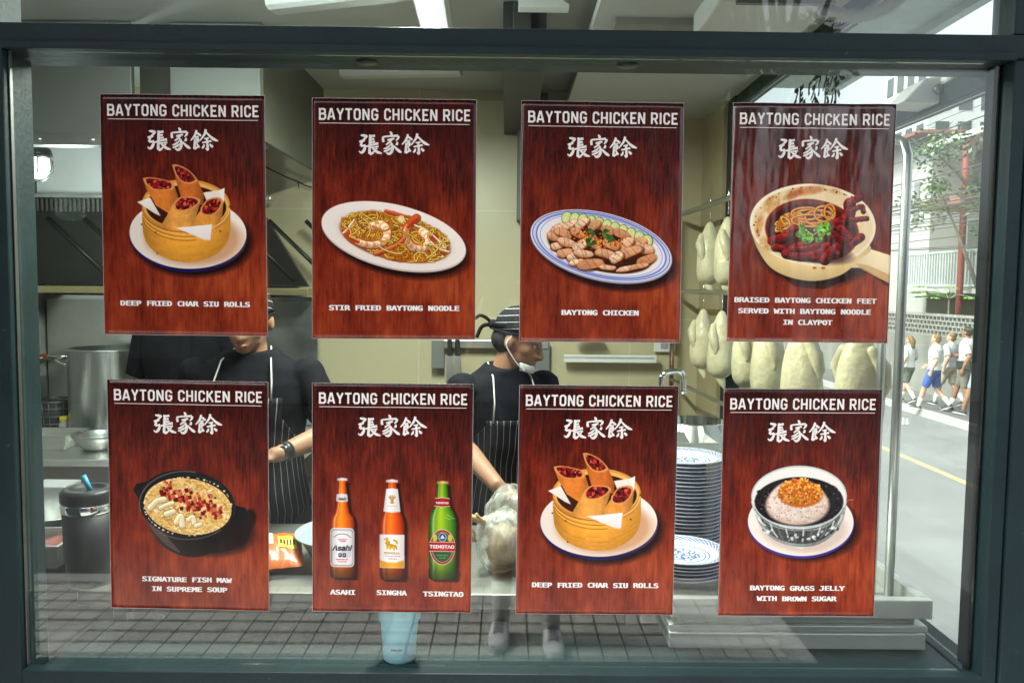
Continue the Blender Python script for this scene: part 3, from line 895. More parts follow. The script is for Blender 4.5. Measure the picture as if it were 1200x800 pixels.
    for x, y in ((700, 268), (712, 276), (690, 282), (708, 290), (728, 286)):
        p.line([(X(x), Y(y)), (X(x + 16), Y(y + 2))], .6, (210, 224, 150), False, 0, alpha=.7)

def dish_jelly(p):
    rg = p.rng
    p.shadow(944, 616, 62, 40, 3, 8, .9)
    p.ell(938, 611.5, 62.5, 42, (58, 46, 140), 2); p.ell(938, 609.5, 62, 41, (238, 226, 214), 2, grad=(-.3, -.5, .04))
    p.ell(942, 618, 50, 28, (206, 186, 170), 2, soft=6, alpha=.9)
    # glass bowl
    body = [(880, 586), (880, 587), (886, 606), (898, 624), (916, 635), (938, 639), (960, 635), (978, 622), (988, 606), (992, 585), (992, 584)]
    p.poly([(905, 620), (912, 634), (938, 641), (964, 634), (972, 620)], (222, 222, 214))
    p.poly(body, (172, 178, 172), smooth=True, hgrad=[1.15, .9, 1.05, .85, .8, 1.0], vgrad=[1, 1.02, .95, .8], tex=.1)
    p.poly([(890, 604), (908, 616), (938, 620), (966, 616), (984, 602), (976, 620), (958, 632), (938, 635), (918, 632), (900, 622)], (52, 54, 54), tex=.4, alpha=.8, smooth=True)
    for i in range(16):
        t = math.pi * (i + .5) / 16
        x = 936 + 53 * math.cos(t); y = 596 + 20 * math.sin(t)
        p.line([(x, y), (936 + 48 * math.cos(t), y + 9), (936 + 40 * math.cos(t), y + 16)], 2, (226, 232, 226) if i % 2 else (110, 116, 114), True, .2, alpha=.7)
    for _ in range(30):
        t = rg.uniform(.1, .9) * math.pi; d = rg.uniform(.75, 1)
        p.ell(936 + 50 * d * math.cos(t), 610 + 20 * d * math.sin(t), rg.uniform(1, 3), rg.uniform(.8, 2), (240, 242, 238) if rg.random() < .5 else (36, 38, 40), rg.uniform(0, 180), .6, alpha=.7)
    p.ell(936, 580, 56, 37, (196, 204, 198), 0); p.ell(936, 580.5, 54.5, 35.5, (230, 228, 220), 0, grad=(0, -.6, .04))
    p.ell(936, 586, 52, 29.5, (28, 24, 26), 0, soft=1)
    for _ in range(90):
        t = rg.uniform(-.75, 1.1) if rg.random() < .6 else rg.uniform(2.2, 3.5)
        d = rg.uniform(.72, .98)
        x = 936 + 50 * d * math.cos(t); y = 585 + 30 * d * math.sin(t)
        if t < -.2: y += 0
        s_ = rg.uniform(2, 4.2)
        p.poly([(x - s_, y - s_ * .5), (x, y - s_), (x + s_, y), (x, y + s_)], (30, 26, 28) if rg.random() < .7 else (14, 12, 14))
        if rg.random() < .35: p.ell(x, y - s_ * .5, 1.2, .6, (120, 122, 126), 20, .5, alpha=.8)
    p.line([(900, 568), (893, 578), (890, 590)], 1.6, (40, 30, 28)); p.line([(901, 570), (897, 583)], 1, (60, 44, 36))
    for i in range(3):
        p.ell(934, 590 - i * 4, 37 - i * 3, 24 - i, (206, 182, 164) if i == 0 else (226, 208, 194), 0, soft=3, tex=.1, grad=(-.4, -.5, .12))
    for _ in range(260):
        t = rg.uniform(0, 6.28); r_ = math.sqrt(rg.random())
        p.ell(934 + 37 * r_ * math.cos(t), 588 + 24 * r_ * math.sin(t), rg.uniform(.6, 1.3), rg.uniform(.5, 1), [(246, 234, 224), (186, 150, 128), (214, 188, 170), (160, 116, 90)][rg.integers(4)], 0, .4, alpha=.8)
    p.ell(938, 577, 26, 16, (186, 96, 30), 0, soft=2)
    for _ in range(330):
        t = rg.uniform(0, 6.28); r_ = math.sqrt(rg.random())
        y = 573 + 15 * r_ * math.sin(t)
        lum = 1.1 - .3 * (y - 558) / 32
        c = np.array([(236, 158, 52), (206, 112, 32), (246, 186, 92), (170, 76, 24)][rg.integers(4)]) * lum
        p.ell(937 + 26 * r_ * math.cos(t), y + abs(math.cos(t)) * 2, rg.uniform(.9, 2.1), rg.uniform(.7, 1.6), np.clip(c, 0, 255), rg.uniform(0, 180), .4)
    p.line([(936 + 55.5 * math.cos(t), 580.5 + 36.5 * math.sin(t)) for t in np.linspace(.15, 3.0, 30)], 1.2, (208, 218, 214), False, 0, alpha=.9)
    p.line([(936 + 55 * math.cos(t), 582 + 37 * math.sin(t)) for t in np.linspace(.3, 2.8, 30)], .8, (60, 70, 70), False, 0, alpha=.8)
QUADS = [
    [(117, 110), (310.5, 112.2), (314, 394), (123, 391.6)],
    [(365.6, 114.8), (558.6, 117), (557, 397.7), (366, 396.6)],
    [(611, 118), (801.5, 121), (796.6, 401.7), (608.3, 400)],
    [(859, 120.5), (1049.8, 122.5), (1040, 402.3), (851, 400)],
    [(125.6, 444), (314.6, 447.4), (315.6, 715.5), (130.6, 711.3)],
    [(366, 448), (555, 450), (552, 717.5), (366, 715.5)],
    [(608.6, 450.6), (795.6, 452.2), (788, 719.8), (604, 718.4)],
    [(848, 455), (1033.6, 455.8), (1024, 722), (841, 720.8)],
]
# ------------------------------------------------------------------ posters
def print_mat(name, im, crinkle=.2):
    m = bpy.data.materials.new(name)
    m.use_nodes = True
    n = m.node_tree.nodes; l = m.node_tree.links
    b = n['Principled BSDF']
    tx = n.new('ShaderNodeTexImage'); tx.image = im; tx.interpolation = 'Cubic'
    uv = n.new('ShaderNodeUVMap'); uv.uv_map = 'uv'
    l.new(uv.outputs[0], tx.inputs[0])
    l.new(tx.outputs[0], b.inputs['Base Color'])
    b.inputs['Specular IOR Level'].default_value = .4 + max(0, crinkle - .2) * 1.9
    tc = n.new('ShaderNodeTexCoord')
    nz = n.new('ShaderNodeTexNoise'); nz.inputs['Scale'].default_value = 7; nz.inputs['Detail'].default_value = 3
    mp = n.new('ShaderNodeMapping'); mp.inputs['Scale'].default_value = (1.5, 1, .45)
    l.new(tc.outputs['Object'], mp.inputs[0]); l.new(mp.outputs[0], nz.inputs['Vector'])
    bp = n.new('ShaderNodeBump'); bp.inputs['Strength'].default_value = crinkle; bp.inputs['Distance'].default_value = .02
    l.new(nz.outputs['Fac'], bp.inputs['Height']); l.new(bp.outputs[0], b.inputs['Normal'])
    mr = n.new('ShaderNodeMapRange'); mr.inputs['To Min'].default_value = .12; mr.inputs['To Max'].default_value = .30
    l.new(nz.outputs['Fac'], mr.inputs[0]); l.new(mr.outputs[0], b.inputs['Roughness'])
    return m

# bold condensed capitals as centre-line strokes in a 0..w x 0..1 box
GL = {
 'B': (.62, [[(.09, 0), (.09, 1)], [(.0, .94), (.44, .94), (.53, .84), (.53, .63), (.42, .53), (.1, .53)], [(.42, .53), (.56, .43), (.56, .17), (.45, .06), (.0, .06)]]),
 'A': (.66, [[(.06, 0), (.30, 1)], [(.60, 0), (.36, 1)], [(.30, .95), (.36, .95)], [(.16, .27), (.5, .27)]]),
 'Y': (.62, [[(.06, 1), (.31, .44)], [(.56, 1), (.31, .44)], [(.31, .48), (.31, 0)]]),
 'T': (.58, [[(0, .94), (.58, .94)], [(.29, .94), (.29, 0)]]),
 'O': (.62, [[(.09, .2), (.09, .8), (.2, .94), (.42, .94), (.53, .8), (.53, .2), (.42, .06), (.2, .06), (.09, .2), (.09, .3)]]),
 'N': (.64, [[(.09, 0), (.09, 1)], [(.55, 0), (.55, 1)], [(.11, .96), (.53, .04)]]),
 'G': (.62, [[(.53, .72), (.53, .8), (.42, .94), (.2, .94), (.09, .8), (.09, .2), (.2, .06), (.42, .06), (.53, .2), (.53, .46), (.3, .46)]]),
 'C': (.59, [[(.52, .70), (.52, .8), (.41, .94), (.2, .94), (.09, .8), (.09, .2), (.2, .06), (.41, .06), (.52, .2), (.52, .32)]]),
 'H': (.63, [[(.09, 0), (.09, 1)], [(.54, 0), (.54, 1)], [(.09, .5), (.54, .5)]]),
 'I': (.2, [[(.1, 0), (.1, 1)]]),
 'K': (.63, [[(.09, 0), (.09, 1)], [(.12, .45), (.54, 1)], [(.26, .58), (.57, 0)]]),
 'E': (.54, [[(.09, 0), (.09, 1)], [(.0, .94), (.52, .94)], [(.09, .51), (.45, .51)], [(.0, .06), (.54, .06)]]),
 'R': (.63, [[(.09, 0), (.09, 1)], [(.0, .94), (.43, .94), (.53, .83), (.53, .58), (.43, .46), (.1, .46)], [(.32, .46), (.56, 0)]]),
}
def stroke_poly(pts, wd):
    """miter-joined ribbon of a polyline -> (verts, quads)"""
    n = len(pts); L = []
    P_ = [Vector((*p, 0)) for p in pts]
    ws = wd if isinstance(wd, (list, tuple)) else [wd] * n
    for i in range(n):
        a = P_[max(0, i - 1)]; b = P_[min(n - 1, i + 1)]
        d0 = (P_[i] - a).normalized() if i else (b - P_[i]).normalized()
        d1 = (b - P_[i]).normalized() if i < n - 1 else d0
        m = (d0 + d1)
        m = m.normalized() if m.length > 1e-6 else d0
        nrm = Vector((-m.y, m.x, 0))
        c = max(.6, abs(m.dot(d0)))
        L.append((P_[i] + nrm * ws[i] / 2 / c, P_[i] - nrm * ws[i] / 2 / c))
    v = [q for ab in L for q in ab]
    f = [(2 * i, 2 * i + 1, 2 * i + 3, 2 * i + 2) for i in range(n - 1)]
    return [(q.x, q.y) for q in v], f

def title_strokes(text):
    x = 0; out = []
    for ch in text:
        if ch == ' ':
            x += .36; continue
        w_, st = GL[ch]
        for s in st:
            out.append(stroke_poly([(px + x, py) for px, py in s], .165))
        x += w_ + .13
    return out, x - .13

# the three brush-written characters (x, y in a 1200 x 491 drawing, then brush widths)
BRUSH = [
 [(165, 97, 20), (205, 104, 34), (236, 112, 30), (214, 142, 24), (196, 158, 26)],
 [(146, 182, 24), (182, 172, 30), (216, 160, 24)], [(182, 168, 26), (172, 205, 30), (166, 236, 32)], [(166, 238, 24), (226, 224, 26)],
 [(222, 226, 24), (214, 268, 34), (192, 306, 36), (168, 318, 26), (142, 298, 10)],
 [(286, 92, 34), (284, 160, 34), (282, 225, 36)], [(290, 114, 26), (346, 102, 30)], [(290, 152, 24), (336, 144, 28)], [(290, 186, 24), (346, 178, 28)],
 [(236, 240, 22), (300, 220, 26), (388, 200, 32)], [(292, 250, 22), (340, 246, 20), (390, 238, 24)], [(280, 236, 30), (276, 290, 34), (280, 332, 40)], [(278, 336, 30), (308, 326, 30), (336, 300, 18)],
 [(308, 246, 18), (340, 284, 30), (384, 312, 36), (434, 326, 14)], [(330, 288, 16), (374, 260, 22)],
 [(536, 52, 14), (552, 72, 32), (558, 94, 28)], [(452, 112, 26), (448, 148, 32), (454, 184, 30)], [(454, 116, 20), (540, 108, 24), (640, 102, 30)], [(644, 104, 32), (640, 134, 28), (612, 166, 14)],
 [(504, 160, 22), (546, 148, 26), (592, 136, 22)], [(562, 150, 22), (530, 184, 26), (484, 218, 16)], [(548, 190, 24), (566, 222, 28), (568, 276, 34), (548, 316, 36), (518, 330, 30), (486, 312, 10)],
 [(548, 214, 18), (502, 252, 26), (456, 272, 16)], [(556, 252, 18), (510, 284, 28), (458, 304, 18)], [(580, 228, 20), (622, 268, 30), (656, 296, 36), (684, 312, 18)], [(630, 178, 18), (626, 206, 32), (608, 216, 14)],
 [(766, 82, 26), (742, 150, 28), (690, 212, 14)], [(766, 112, 20), (792, 130, 28), (822, 152, 24)], [(744, 168, 18), (794, 162, 22)], [(746, 192, 22), (792, 186, 26)], [(790, 188, 26), (784, 232, 24)], [(744, 216, 16), (784, 210, 18)], [(744, 240, 18), (782, 234, 20)],
 [(744, 190, 24), (740, 250, 28), (736, 318, 34)], [(734, 318, 26), (766, 298, 26), (796, 276, 14)], [(764, 250, 18), (784, 278, 26), (798, 300, 26)],
 [(884, 70, 30), (868, 130, 30), (806, 216, 14)], [(890, 108, 20), (944, 164, 30), (990, 196, 36), (1036, 214, 12)], [(862, 188, 18), (920, 178, 24)], [(836, 238, 18), (896, 226, 26), (952, 214, 24)],
 [(896, 188, 26), (902, 260, 30), (902, 320, 34), (878, 306, 12)], [(862, 258, 14), (852, 288, 28), (832, 310, 18)], [(930, 254, 18), (950, 274, 32), (968, 292, 28)],
]
def brush_strokes():
    out = []
    for s in BRUSH:
        q = cr(s, 4)
        v, f = stroke_poly([(p[0], p[1]) for p in q], [p[2] for p in q])
        out.append((v, f))
    return out

INK = mat('white poster ink', (.82, .78, .75), .35, var=.04)
PAPER = mat('white paper edge', (.45, .40, .38), .6, var=.05)
CREAM = mat('cream print', (.80, .76, .70), .4, var=.03)
DARKINK = mat('black print', (.02, .02, .022), .4, var=.1)
GOLD = mat('gold print', (.5, .33, .08), .4, var=.1)

POSTER_Y = -0.0015
POSTERS = []
def poster(idx, draw, caption, label, extra=None, wav=.0012):
    if idx == 3: wav = .0022
    quad = QUADS[idx]
    t = thing('menu_poster', label, 'poster', P(*[sum(q[i] for q in quad) / 4 for i in (0, 1)], POSTER_Y), 0, 'menu posters stuck on the shop window')
    W4 = [P(x, y, POSTER_Y) for x, y in quad]
    o = t.location.copy()
    rg = random.Random(idx + 20)
    ph = [rg.uniform(0, 6.28) for _ in range(4)]
    def S(u, v, off=0.0):
        p = W4[0].lerp(W4[1], u).lerp(W4[3].lerp(W4[2], u), v)
        b = wav * (1 + math.sin(u * 17 + ph[0] + 2.0 * math.sin(v * 3 + ph[1])) * .6 + math.sin(u * 8 + v * 5 + ph[2]) * .4 + .3 * math.sin(v * 11 + ph[3]))
        return p + Vector((0, -b - off, 0)) - o
    nu, nv = 40, 44
    mb = MB().sheet(lambda u, v: S(u, v), nu, nv)
    me = mb.mesh('sheet', True, fix=False)
    ul = me.uv_layers.new(name='uv')
    for lp in me.loops:
        i = lp.vertex_index
        ul.data[lp.index].uv = ((i % (nu + 1)) / nu, 1 - (i // (nu + 1)) / nv)
    pc = Pic(quad, idx)
    draw(pc)
    m = print_mat('poster print %d' % idx, pc.image('print%d' % idx), .6 if idx == 3 else .35 if idx == 2 else .2)
    sh = link_mesh('sheet', me, m, t)
    md = sh.modifiers.new('solid', 'SOLIDIFY'); md.thickness = .0006; md.offset = 1
    # white unprinted edge
    eb = MB()
    for a, b, horizontal in ((0, 1, 0), (0, 1, 1)):
        for side in (0, 1):
            w_ = .0016
            if horizontal: fn = lambda q, s_: S(q, (s_ * w_ if side == 0 else 1 - s_ * w_) * 1, .0002)
            else: fn = lambda q, s_: S(s_ * w_ * 1.4 if side == 0 else 1 - s_ * w_ * 1.4, q, .0002)
            eb.sheet(fn, 24, 1)
    eb.build('paper_margin', PAPER, t, True)
    # words
    strokes, tw = title_strokes('BAYTONG CHICKEN RICE')
    tb = MB(); k = 0
    u0, u1 = (.042, .962)
    s_ = (u1 - u0) / tw
    for v, f in strokes:
        k += 1
        tb.add([S(u0 + x * s_, .089 - y * .0465, .0005 + k * 2e-6) for x, y in v], f)
    tb.build('title_text', INK, t)
    MB().sheet(lambda u, v: S(.045 + u * .912, .1015 + v * .0024, .0006), 30, 1).build('underline', CREAM, t)
    bb = MB(); k = 0
    for v, f in brush_strokes():
        k += 1
        bb.add([S(.285 + (x - 140) / 900 * .43, .135 + (y - 50) / 300 * .098, .0005 + k * 2e-6) for x, y in v], f)
    bb.build('brush_lettering', INK, t)
    def words(txt, uc, vb, size_v, name='caption_text', m_=INK, bold=.018, fn='DejaVuSansMono.woff2', shear=0.0, sx=1.0, squeeze=None):
        v, f = text_tris(txt, fn, bold, 'CENTER', shear)
        asp = (W4[3] - W4[0]).length / (W4[1] - W4[0]).length
        if squeeze:
            xs = [p[0] for p in v]; wd = (max(xs) - min(xs)) * size_v * asp
            sx = squeeze / wd
        b = MB()
        for k, dx in enumerate((0, -.022, .022) if name == 'caption_text' else (0,)):
            b.add([S(uc + (x + dx) * size_v * asp * sx, vb - y * size_v, .0007 + k * 2e-5) for x, y in v], f)
        return b.build(name, m_, t)
    extra and extra(words, S, t)
    if caption and not extra:
        uc, rows = CAPTION[idx]
        for (txt, vb, wd) in rows:
            words(txt, uc, vb, .0385, squeeze=wd)
    POSTERS.append(t)
    return t

def uvq(idx, x, y):
    q = QUADS[idx]
    v = (y - (q[0][1] + q[1][1]) / 2) / ((q[2][1] + q[3][1]) / 2 - (q[0][1] + q[1][1]) / 2)
    l = q[0][0] + (q[3][0] - q[0][0]) * v; r_ = q[1][0] + (q[2][0] - q[1][0]) * v
    return (x - l) / (r_ - l), v

def cap_rows(idx, rows):
    """rows: (text, x0, x1, baseline y) in photo pixels"""
    uc = None; out = []
    for txt, x0, x1, y in rows:
        u0, v = uvq(idx, x0, y); u1, _ = uvq(idx, x1, y)
        out.append((txt, v, u1 - u0, (u0 + u1) / 2))
    return out
CAPTION = {}
def add_poster(idx, draw, rows, label, extra=None):
    rr = cap_rows(idx, rows)
    def ex(words, S, t):
        for k, (txt, vb, wd, uc) in enumerate(rr):
            words(txt, uc, vb, .0385, squeeze=wd)
        if extra: extra(words, S, t)
    return poster(idx, draw, [rows[0][0]], label, ex)

add_poster(0, lambda p: rolls(p), [('DEEP FRIED CHAR SIU ROLLS', 142, 293, 358)],
           'upper poster of cut fried rolls in a bamboo basket, at the window\'s top left')
add_poster(1, dish_noodle, [('STIR FRIED BAYTONG NOODLE', 386, 538, 363)], 'dark red poster showing yellow noodles with prawns on a white oval plate')
add_poster(2, dish_chicken, [('BAYTONG CHICKEN', 658, 748, 368.5)], 'dark red poster showing sliced chicken and cucumber on a blue rimmed oval plate')
add_poster(3, dish_claypot, [('BRAISED BAYTONG CHICKEN FEET', 860, 1026.5, 354), ('SERVED WITH BAYTONG NOODLE', 865, 1020, 367), ('IN CLAYPOT', 917, 974.5, 380)],
           'crinkled shiny poster of braised chicken feet and noodles in a cream claypot')
add_poster(4, dish_soup, [('SIGNATURE FISH MAW', 167, 271.5, 680.5), ('IN SUPREME SOUP', 178.5, 266, 692)], 'dark red poster of creamy soup with red meat cubes in a black pot')

def beer_words(words, S, t):
    k = 1 / 4.44
    def put(txt, xc, yb, h, wd, m_, name='label_text', **kw):
        u, v = uvq(5, 365 + xc * k, 540 + yb * k)
        words(txt, u, v, h * k / 268, name, m_, squeeze=wd * k / 187, **kw)
    put('Asahi', 158, 461, 52, 106, DARKINK, bold=.03, fn='Inter.woff2', shear=.22)
    put('Asahi', 160, 197, 22, 42, DARKINK, bold=.03, fn='Inter.woff2', shear=.22)
    put('SINGHA', 418, 477, 20, 84, GOLD, bold=.03, fn='Inter.woff2')
    put('TSINGTAO', 679, 444, 32, 128, INK, bold=.03, fn='Inter.woff2')
    put('TSINGTAO', 680, 212, 18, 66, INK, bold=.03, fn='Inter.woff2')
add_poster(5, dish_beers, [('ASAHI', 387.5, 416.5, 696), ('SINGHA', 441.5, 476.5, 696), ('TSINGTAO', 496, 543, 697)],
           'dark red poster showing two amber bottles and one green bottle', beer_words)
add_poster(6, lambda p: rolls(p, 481, 337.5), [('DEEP FRIED CHAR SIU ROLLS', 623.5, 771, 687)],
           'lower poster of cut fried rolls in a bamboo basket, right of the bottles poster')
add_poster(7, dish_jelly, [('BAYTONG GRASS JELLY', 878.5, 989, 690.5), ('WITH BROWN SUGAR', 886.5, 980, 703)], 'dark red poster of an iced black jelly dessert in a glass bowl on a saucer')
# ------------------------------------------------------------------ the shop: front, side window, walls, ceiling
TEAL = mat('dark teal paint', (.010, .023, .026), .5, var=.25, scale=5, bump=.12, bscale=70, spec=.28)
_n = TEAL.node_tree.nodes; _l = TEAL.node_tree.links
_src = _n['Principled BSDF'].inputs['Base Color'].links[0].from_socket
_tc = _n.new('ShaderNodeTexCoord'); _nz = _n.new('ShaderNodeTexNoise'); _nz.inputs['Scale'].default_value = 38; _nz.inputs['Detail'].default_value = 8; _nz.inputs['Roughness'].default_value = .75
_l.new(_tc.outputs['Object'], _nz.inputs['Vector'])
_mr = _n.new('ShaderNodeMapRange'); _mr.inputs['From Min'].default_value = .66; _mr.inputs['From Max'].default_value = .72; _mr.inputs['To Max'].default_value = .6
_l.new(_nz.outputs['Fac'], _mr.inputs[0])
_mx = _n.new('ShaderNodeMix'); _mx.data_type = 'RGBA'; _l.new(_mr.outputs[0], _mx.inputs[0]); _l.new(_src, _mx.inputs[6]); _mx.inputs[7].default_value = (.12, .14, .13, 1)
_l.new(_mx.outputs[2], _n['Principled BSDF'].inputs['Base Color'])
TEALB = mat('near black gasket', (.006, .007, .008), .7, var=.2, spec=.15)
STEEL = steel()
STEELD = steel('dull dark steel', (.20, .20, .19), .38)
STEELV = steel('brushed steel upright grain', (.5, .51, .5), .3, (30, 30, 1))
CHROME = mat('polished chrome', (.75, .76, .76), .12, 1.0, .05)
WHITE = mat('white enamel', (.72, .73, .71), .4, var=.05)
WHITEP = mat('white plastic', (.70, .71, .69), .45, var=.06)
BLACKP = mat('black plastic', (.015, .015, .016), .4, var=.2)
GLASS = glass_mat('shop window glass', (.95, .98, .965), .044, .0022)
GLASS2 = glass_mat('side window glass', (.95, .98, .96), .03, .003)

def D(px, py, d): return P(px, py, d - 1.8)

xl = P(13, 400, -.03).x
xr = P(1172, 400, -.03).x
zb = P(594, 788.5, -.03).z
z0 = P(594, 62, -.03).z
z1 = P(594, 34, -.03).z
ZT = 3.0
SW = thing('shop_window', 'wide shop window in a dark teal metal frame holding eight menu posters', 'window', (0, 0, zb))
def fb(name, lo, hi, m=TEAL, bevel=.004):
    o = SW.location
    return MB().box([lo[i] - o[i] for i in range(3)], [hi[i] - o[i] for i in range(3)]).build(name, m, SW, bevel=bevel)
fb('head_rail', (-1.75, -.035, z0), (1.30, .125, z1))
fb('glazing_bead', (xl + .002, -.042, z0 - .006), (xr - .002, -.036, z0 + .01), bevel=.002)
fb('jamb', (-1.75, -.03, zb - .6), (xl, .08, z0 - .001))
fb('jamb', (xr, -.03, zb - .6), (xr + .032, .055, z0 - .001))
fb('corner_post', (xr + .036, -.034, zb - .6), (1.24, .055, z0 - .001))
fb('gasket', (xr - .012, .014, zb), (xr - .001, .055, z0 - .001), TEALB, .002)
fb('gasket', (xl + .001, -.012, zb + .002), (xl + .004, -.001, z0 - .002), STEELD, .001)
fb('sill', (xl + .001, -.035, zb - .16), (xr - .001, -.001, zb))
fb('inner_ledge', (xl + .001, .012, .62), (xr - .001, .32, .738))
fb('upper_jamb', (-1.75, -.03, z1 + .001), (xl - .02, .08, ZT))
fb('upper_jamb', (xr - .005, -.03, z1 + .001), (1.24, .055, ZT))
fb('plinth_panel', (xl + .001, -.02, .0), (xr - .001, .02, zb - .162))
fb('glass_pane', (xl + .006, 0, zb + .001), (xr - .0125, .008, z0 - .001), GLASS, 0)
fb('transom_pane', (xl - .018, 0, z1 + .001), (xr - .006, .008, ZT - .01), GLASS, 0)
for x in (430, 735):
    p = P(x, 74, .065)
    b = MB().lathe([(.0001, z0 - .0035), (.021, z0 - .0035), (.021, z0 - .002), (.025, z0 - .0035), (.025, z0 - .0005)], 24, (p.x, .055, -SW.location.z))
    b.build('downlight', BLACKP, SW, True)

XS = 1.135     # plane of the side window
SI = thing('side_window', 'tall side window of the shop looking out on the bright street', 'window', (XS, 0, 0))
def sb(name, lo, hi, m=TEAL, bevel=.003):
    return MB().box((lo[0] - XS, lo[1], lo[2]), (hi[0] - XS, hi[1], hi[2])).build(name, m, SI, bevel=bevel)
YB = 2.15
sb('head_rail', (XS - .02, .06, 2.13), (XS + .03, YB, 2.185))
sb('sill', (XS - .02, .06, .0), (XS + .05, YB, .735))
sb('mullion', (XS - .03, YB + .001, 0), (XS + .04, YB + .12, 2.60))
sb('top_rail', (XS - .02, .06, 2.54), (XS + .03, YB, 2.62))
sb('glass_pane', (XS, .06, .736), (XS + .008, YB - .001, 2.129), GLASS2, 0)
sb('transom_pane', (XS, .06, 2.186), (XS + .008, YB - .001, 2.539), GLASS2, 0)
# black lettering on the side transom, read from outside
lb = MB(); k = 0
for v, f in brush_strokes():
    k += 1
    pts = []
    for x, y in v:
        pts.append((-.003 - k * 4e-5, 1.42 - (x - 140) / 900 * .50, 2.47 - (y - 50) / 300 * .19))
    lb.add(pts, f)
lb.build('lettering', mat('black vinyl', (.01, .011, .012), .4), SI)

WALL = mat('olive beige tile', (.40, .37, .22), .35, var=.06, scale=3)
_n = WALL.node_tree.nodes; _l = WALL.node_tree.links
bk = _n.new('ShaderNodeTexBrick'); bk.offset = 0
bk.inputs['Color1'].default_value = (.53, .475, .31, 1); bk.inputs['Color2'].default_value = (.505, .455, .295, 1); bk.inputs['Mortar'].default_value = (.58, .56, .44, 1)
bk.inputs['Scale'].default_value = 1; bk.inputs['Brick Width'].default_value = .6; bk.inputs['Row Height'].default_value = .6; bk.inputs['Mortar Size'].default_value = .003
mp_ = _n.new('ShaderNodeMapping'); tc_ = _n.new('ShaderNodeTexCoord')
mp_.inputs['Rotation'].default_value = (R(90), 0, 0); mp_.inputs['Location'].default_value = (.5, .28, 0)
_l.new(tc_.outputs['Object'], mp_.inputs[0]); _l.new(mp_.outputs[0], bk.inputs['Vector']); _l.new(bk.outputs['Color'], _n['Principled BSDF'].inputs['Base Color'])
YW = 2.7
def single(name, mb, m, label, cat, kind=None, group=None, **kw):
    o = mb.build(name, m, None, **kw)
    return tag(o, label, cat, group, kind)
single('tiled_wall', MB().box((-2.6, YW, 0), (XS + .2, YW + .12, 2.9)), WALL, 'olive beige tiled back wall of the kitchen', 'wall')
single('kitchen_side_wall', MB().box((-2.72, -.03, 0), (-2.6, YW + .12, 2.9)), mat('grey plaster', (.33, .33, .30), .7), 'grey plaster wall closing the kitchen on the left', 'wall')
single('corner_wall', MB().box((XS - .05, YB + .121, 0), (XS + .08, YW - .001, 2.6)), mat('ochre plaster', (.42, .34, .2), .6), 'narrow ochre wall between the side window and the tiled wall', 'wall')
CEIL = mat('pale grey ceiling board', (.52, .53, .50), .6, var=.06, scale=3)
single('kitchen_ceiling', MB().box((-2.6, .0, 2.74), (1.3, YW, 2.86)), CEIL, None, None, 'structure')
cb = MB().box((.30, .13, 2.60), (XS - .021, YW - .001, 2.64))
sc_ = single('ceiling_panel', cb, CEIL, 'dropped pale ceiling panel along the side window', 'ceiling panel')
single('kitchen_floor', MB().box((-2.6, .021, -.02), (XS + .2, YW, .004)), mat('dark floor tile', (.10, .10, .095), .4), None, None, 'structure')
# dark duct running up between panels
single('ceiling_duct', MB().box((D(590, 90, 3.6).x, 1.3, 2.50), (D(626, 90, 3.6).x + .03, 2.69, 2.735)).box((D(600, 90, 3.6).x, 1.2, 2.55), (D(618, 90, 3.6).x, 1.3, 2.70)),
       mat('dark duct paint', (.045, .045, .042), .5), 'dark square duct under the kitchen ceiling', 'duct', bevel=.004)
single('wall_duct', MB().box((D(606, 200, 4.45).x, 2.56, 2.02), (D(640, 200, 4.45).x, 2.70, 2.7)), mat('grey duct paint', (.12, .12, .11), .5), 'grey upright duct on the tiled back wall', 'duct', bevel=.004)

# ---- exhaust hood
HO = thing('exhaust_hood', 'long stainless exhaust hood with black baffle filters over the range', 'range hood', (-1.7, 1.6, 2.29))
ho = HO.location
def hb(name, lo, hi, m, bevel=.003):
    return MB().box([lo[i] - ho[i] for i in range(3)], [hi[i] - ho[i] for i in range(3)]).build(name, m, HO, bevel=bevel)
zf = D(100, 163, 3.4).z
HOODF = mat('pale hood steel', (.17, .18, .165), .5, .4, .1, 2.5)
xa = D(155, 80, 3.4).x; xb = D(200, 80, 3.4).x; xc = D(306, 80, 3.4).x
hb('fascia', (-2.58, 1.59, zf), (xa, 1.62, 2.735), HOODF)
hb('fascia', (xb, 1.59, zf), (xc, 1.62, 2.735), HOODF)
hb('gap_cover', (xa + .002, 1.66, zf + .02), (xb - .002, 1.68, 2.73), mat('hood gap shade', (.035, .035, .022), .5))  # dark strip standing in for the shaded gap between the fascias
hb('lip', (-2.58, 1.575, zf - .03), (xc, 1.589, zf + .012), STEEL)
hb('lip', (-2.58, 1.62, zf - .02), (xc, 1.70, zf - .004), STEELD)
for i in range(7):
    x = -2.4 + i * .22
    MB().ball((x - ho.x, 1.572 - ho.y, zf - .008 - ho.z), .007, seg=8, rings=6).build('rivet', STEEL, HO, True)
hb('end_panel', (xc, 1.59, zf), (xc + .012, 2.69, 2.735), mat('dull olive panel', (.13, .13, .095), .6, spec=.2))
zl0, zl1 = D(80, 229, 4.4).z, D(80, 168, 4.4).z
hb('inner_panel', (-2.58, 2.60, zl0), (D(300, 200, 4.4).x, 2.63, zf + .25), WHITE)
hb('light_ledge', (-2.58, 2.52, zl0 - .02), (D(322, 230, 4.4).x, 2.599, zl0), STEEL)
hb('grease_tray', (-2.58, 2.40, D(80, 343, 4.3).z), (D(366, 340, 4.3).x, 2.56, D(80, 335, 4.3).z), mat('brass strip', (.42, .36, .2), .35, .8))
ft = MB(); fbk = MB()
ya, yb2 = 2.56, 2.58
za, zc = D(80, 250, 4.4).z, D(80, 333, 4.4).z
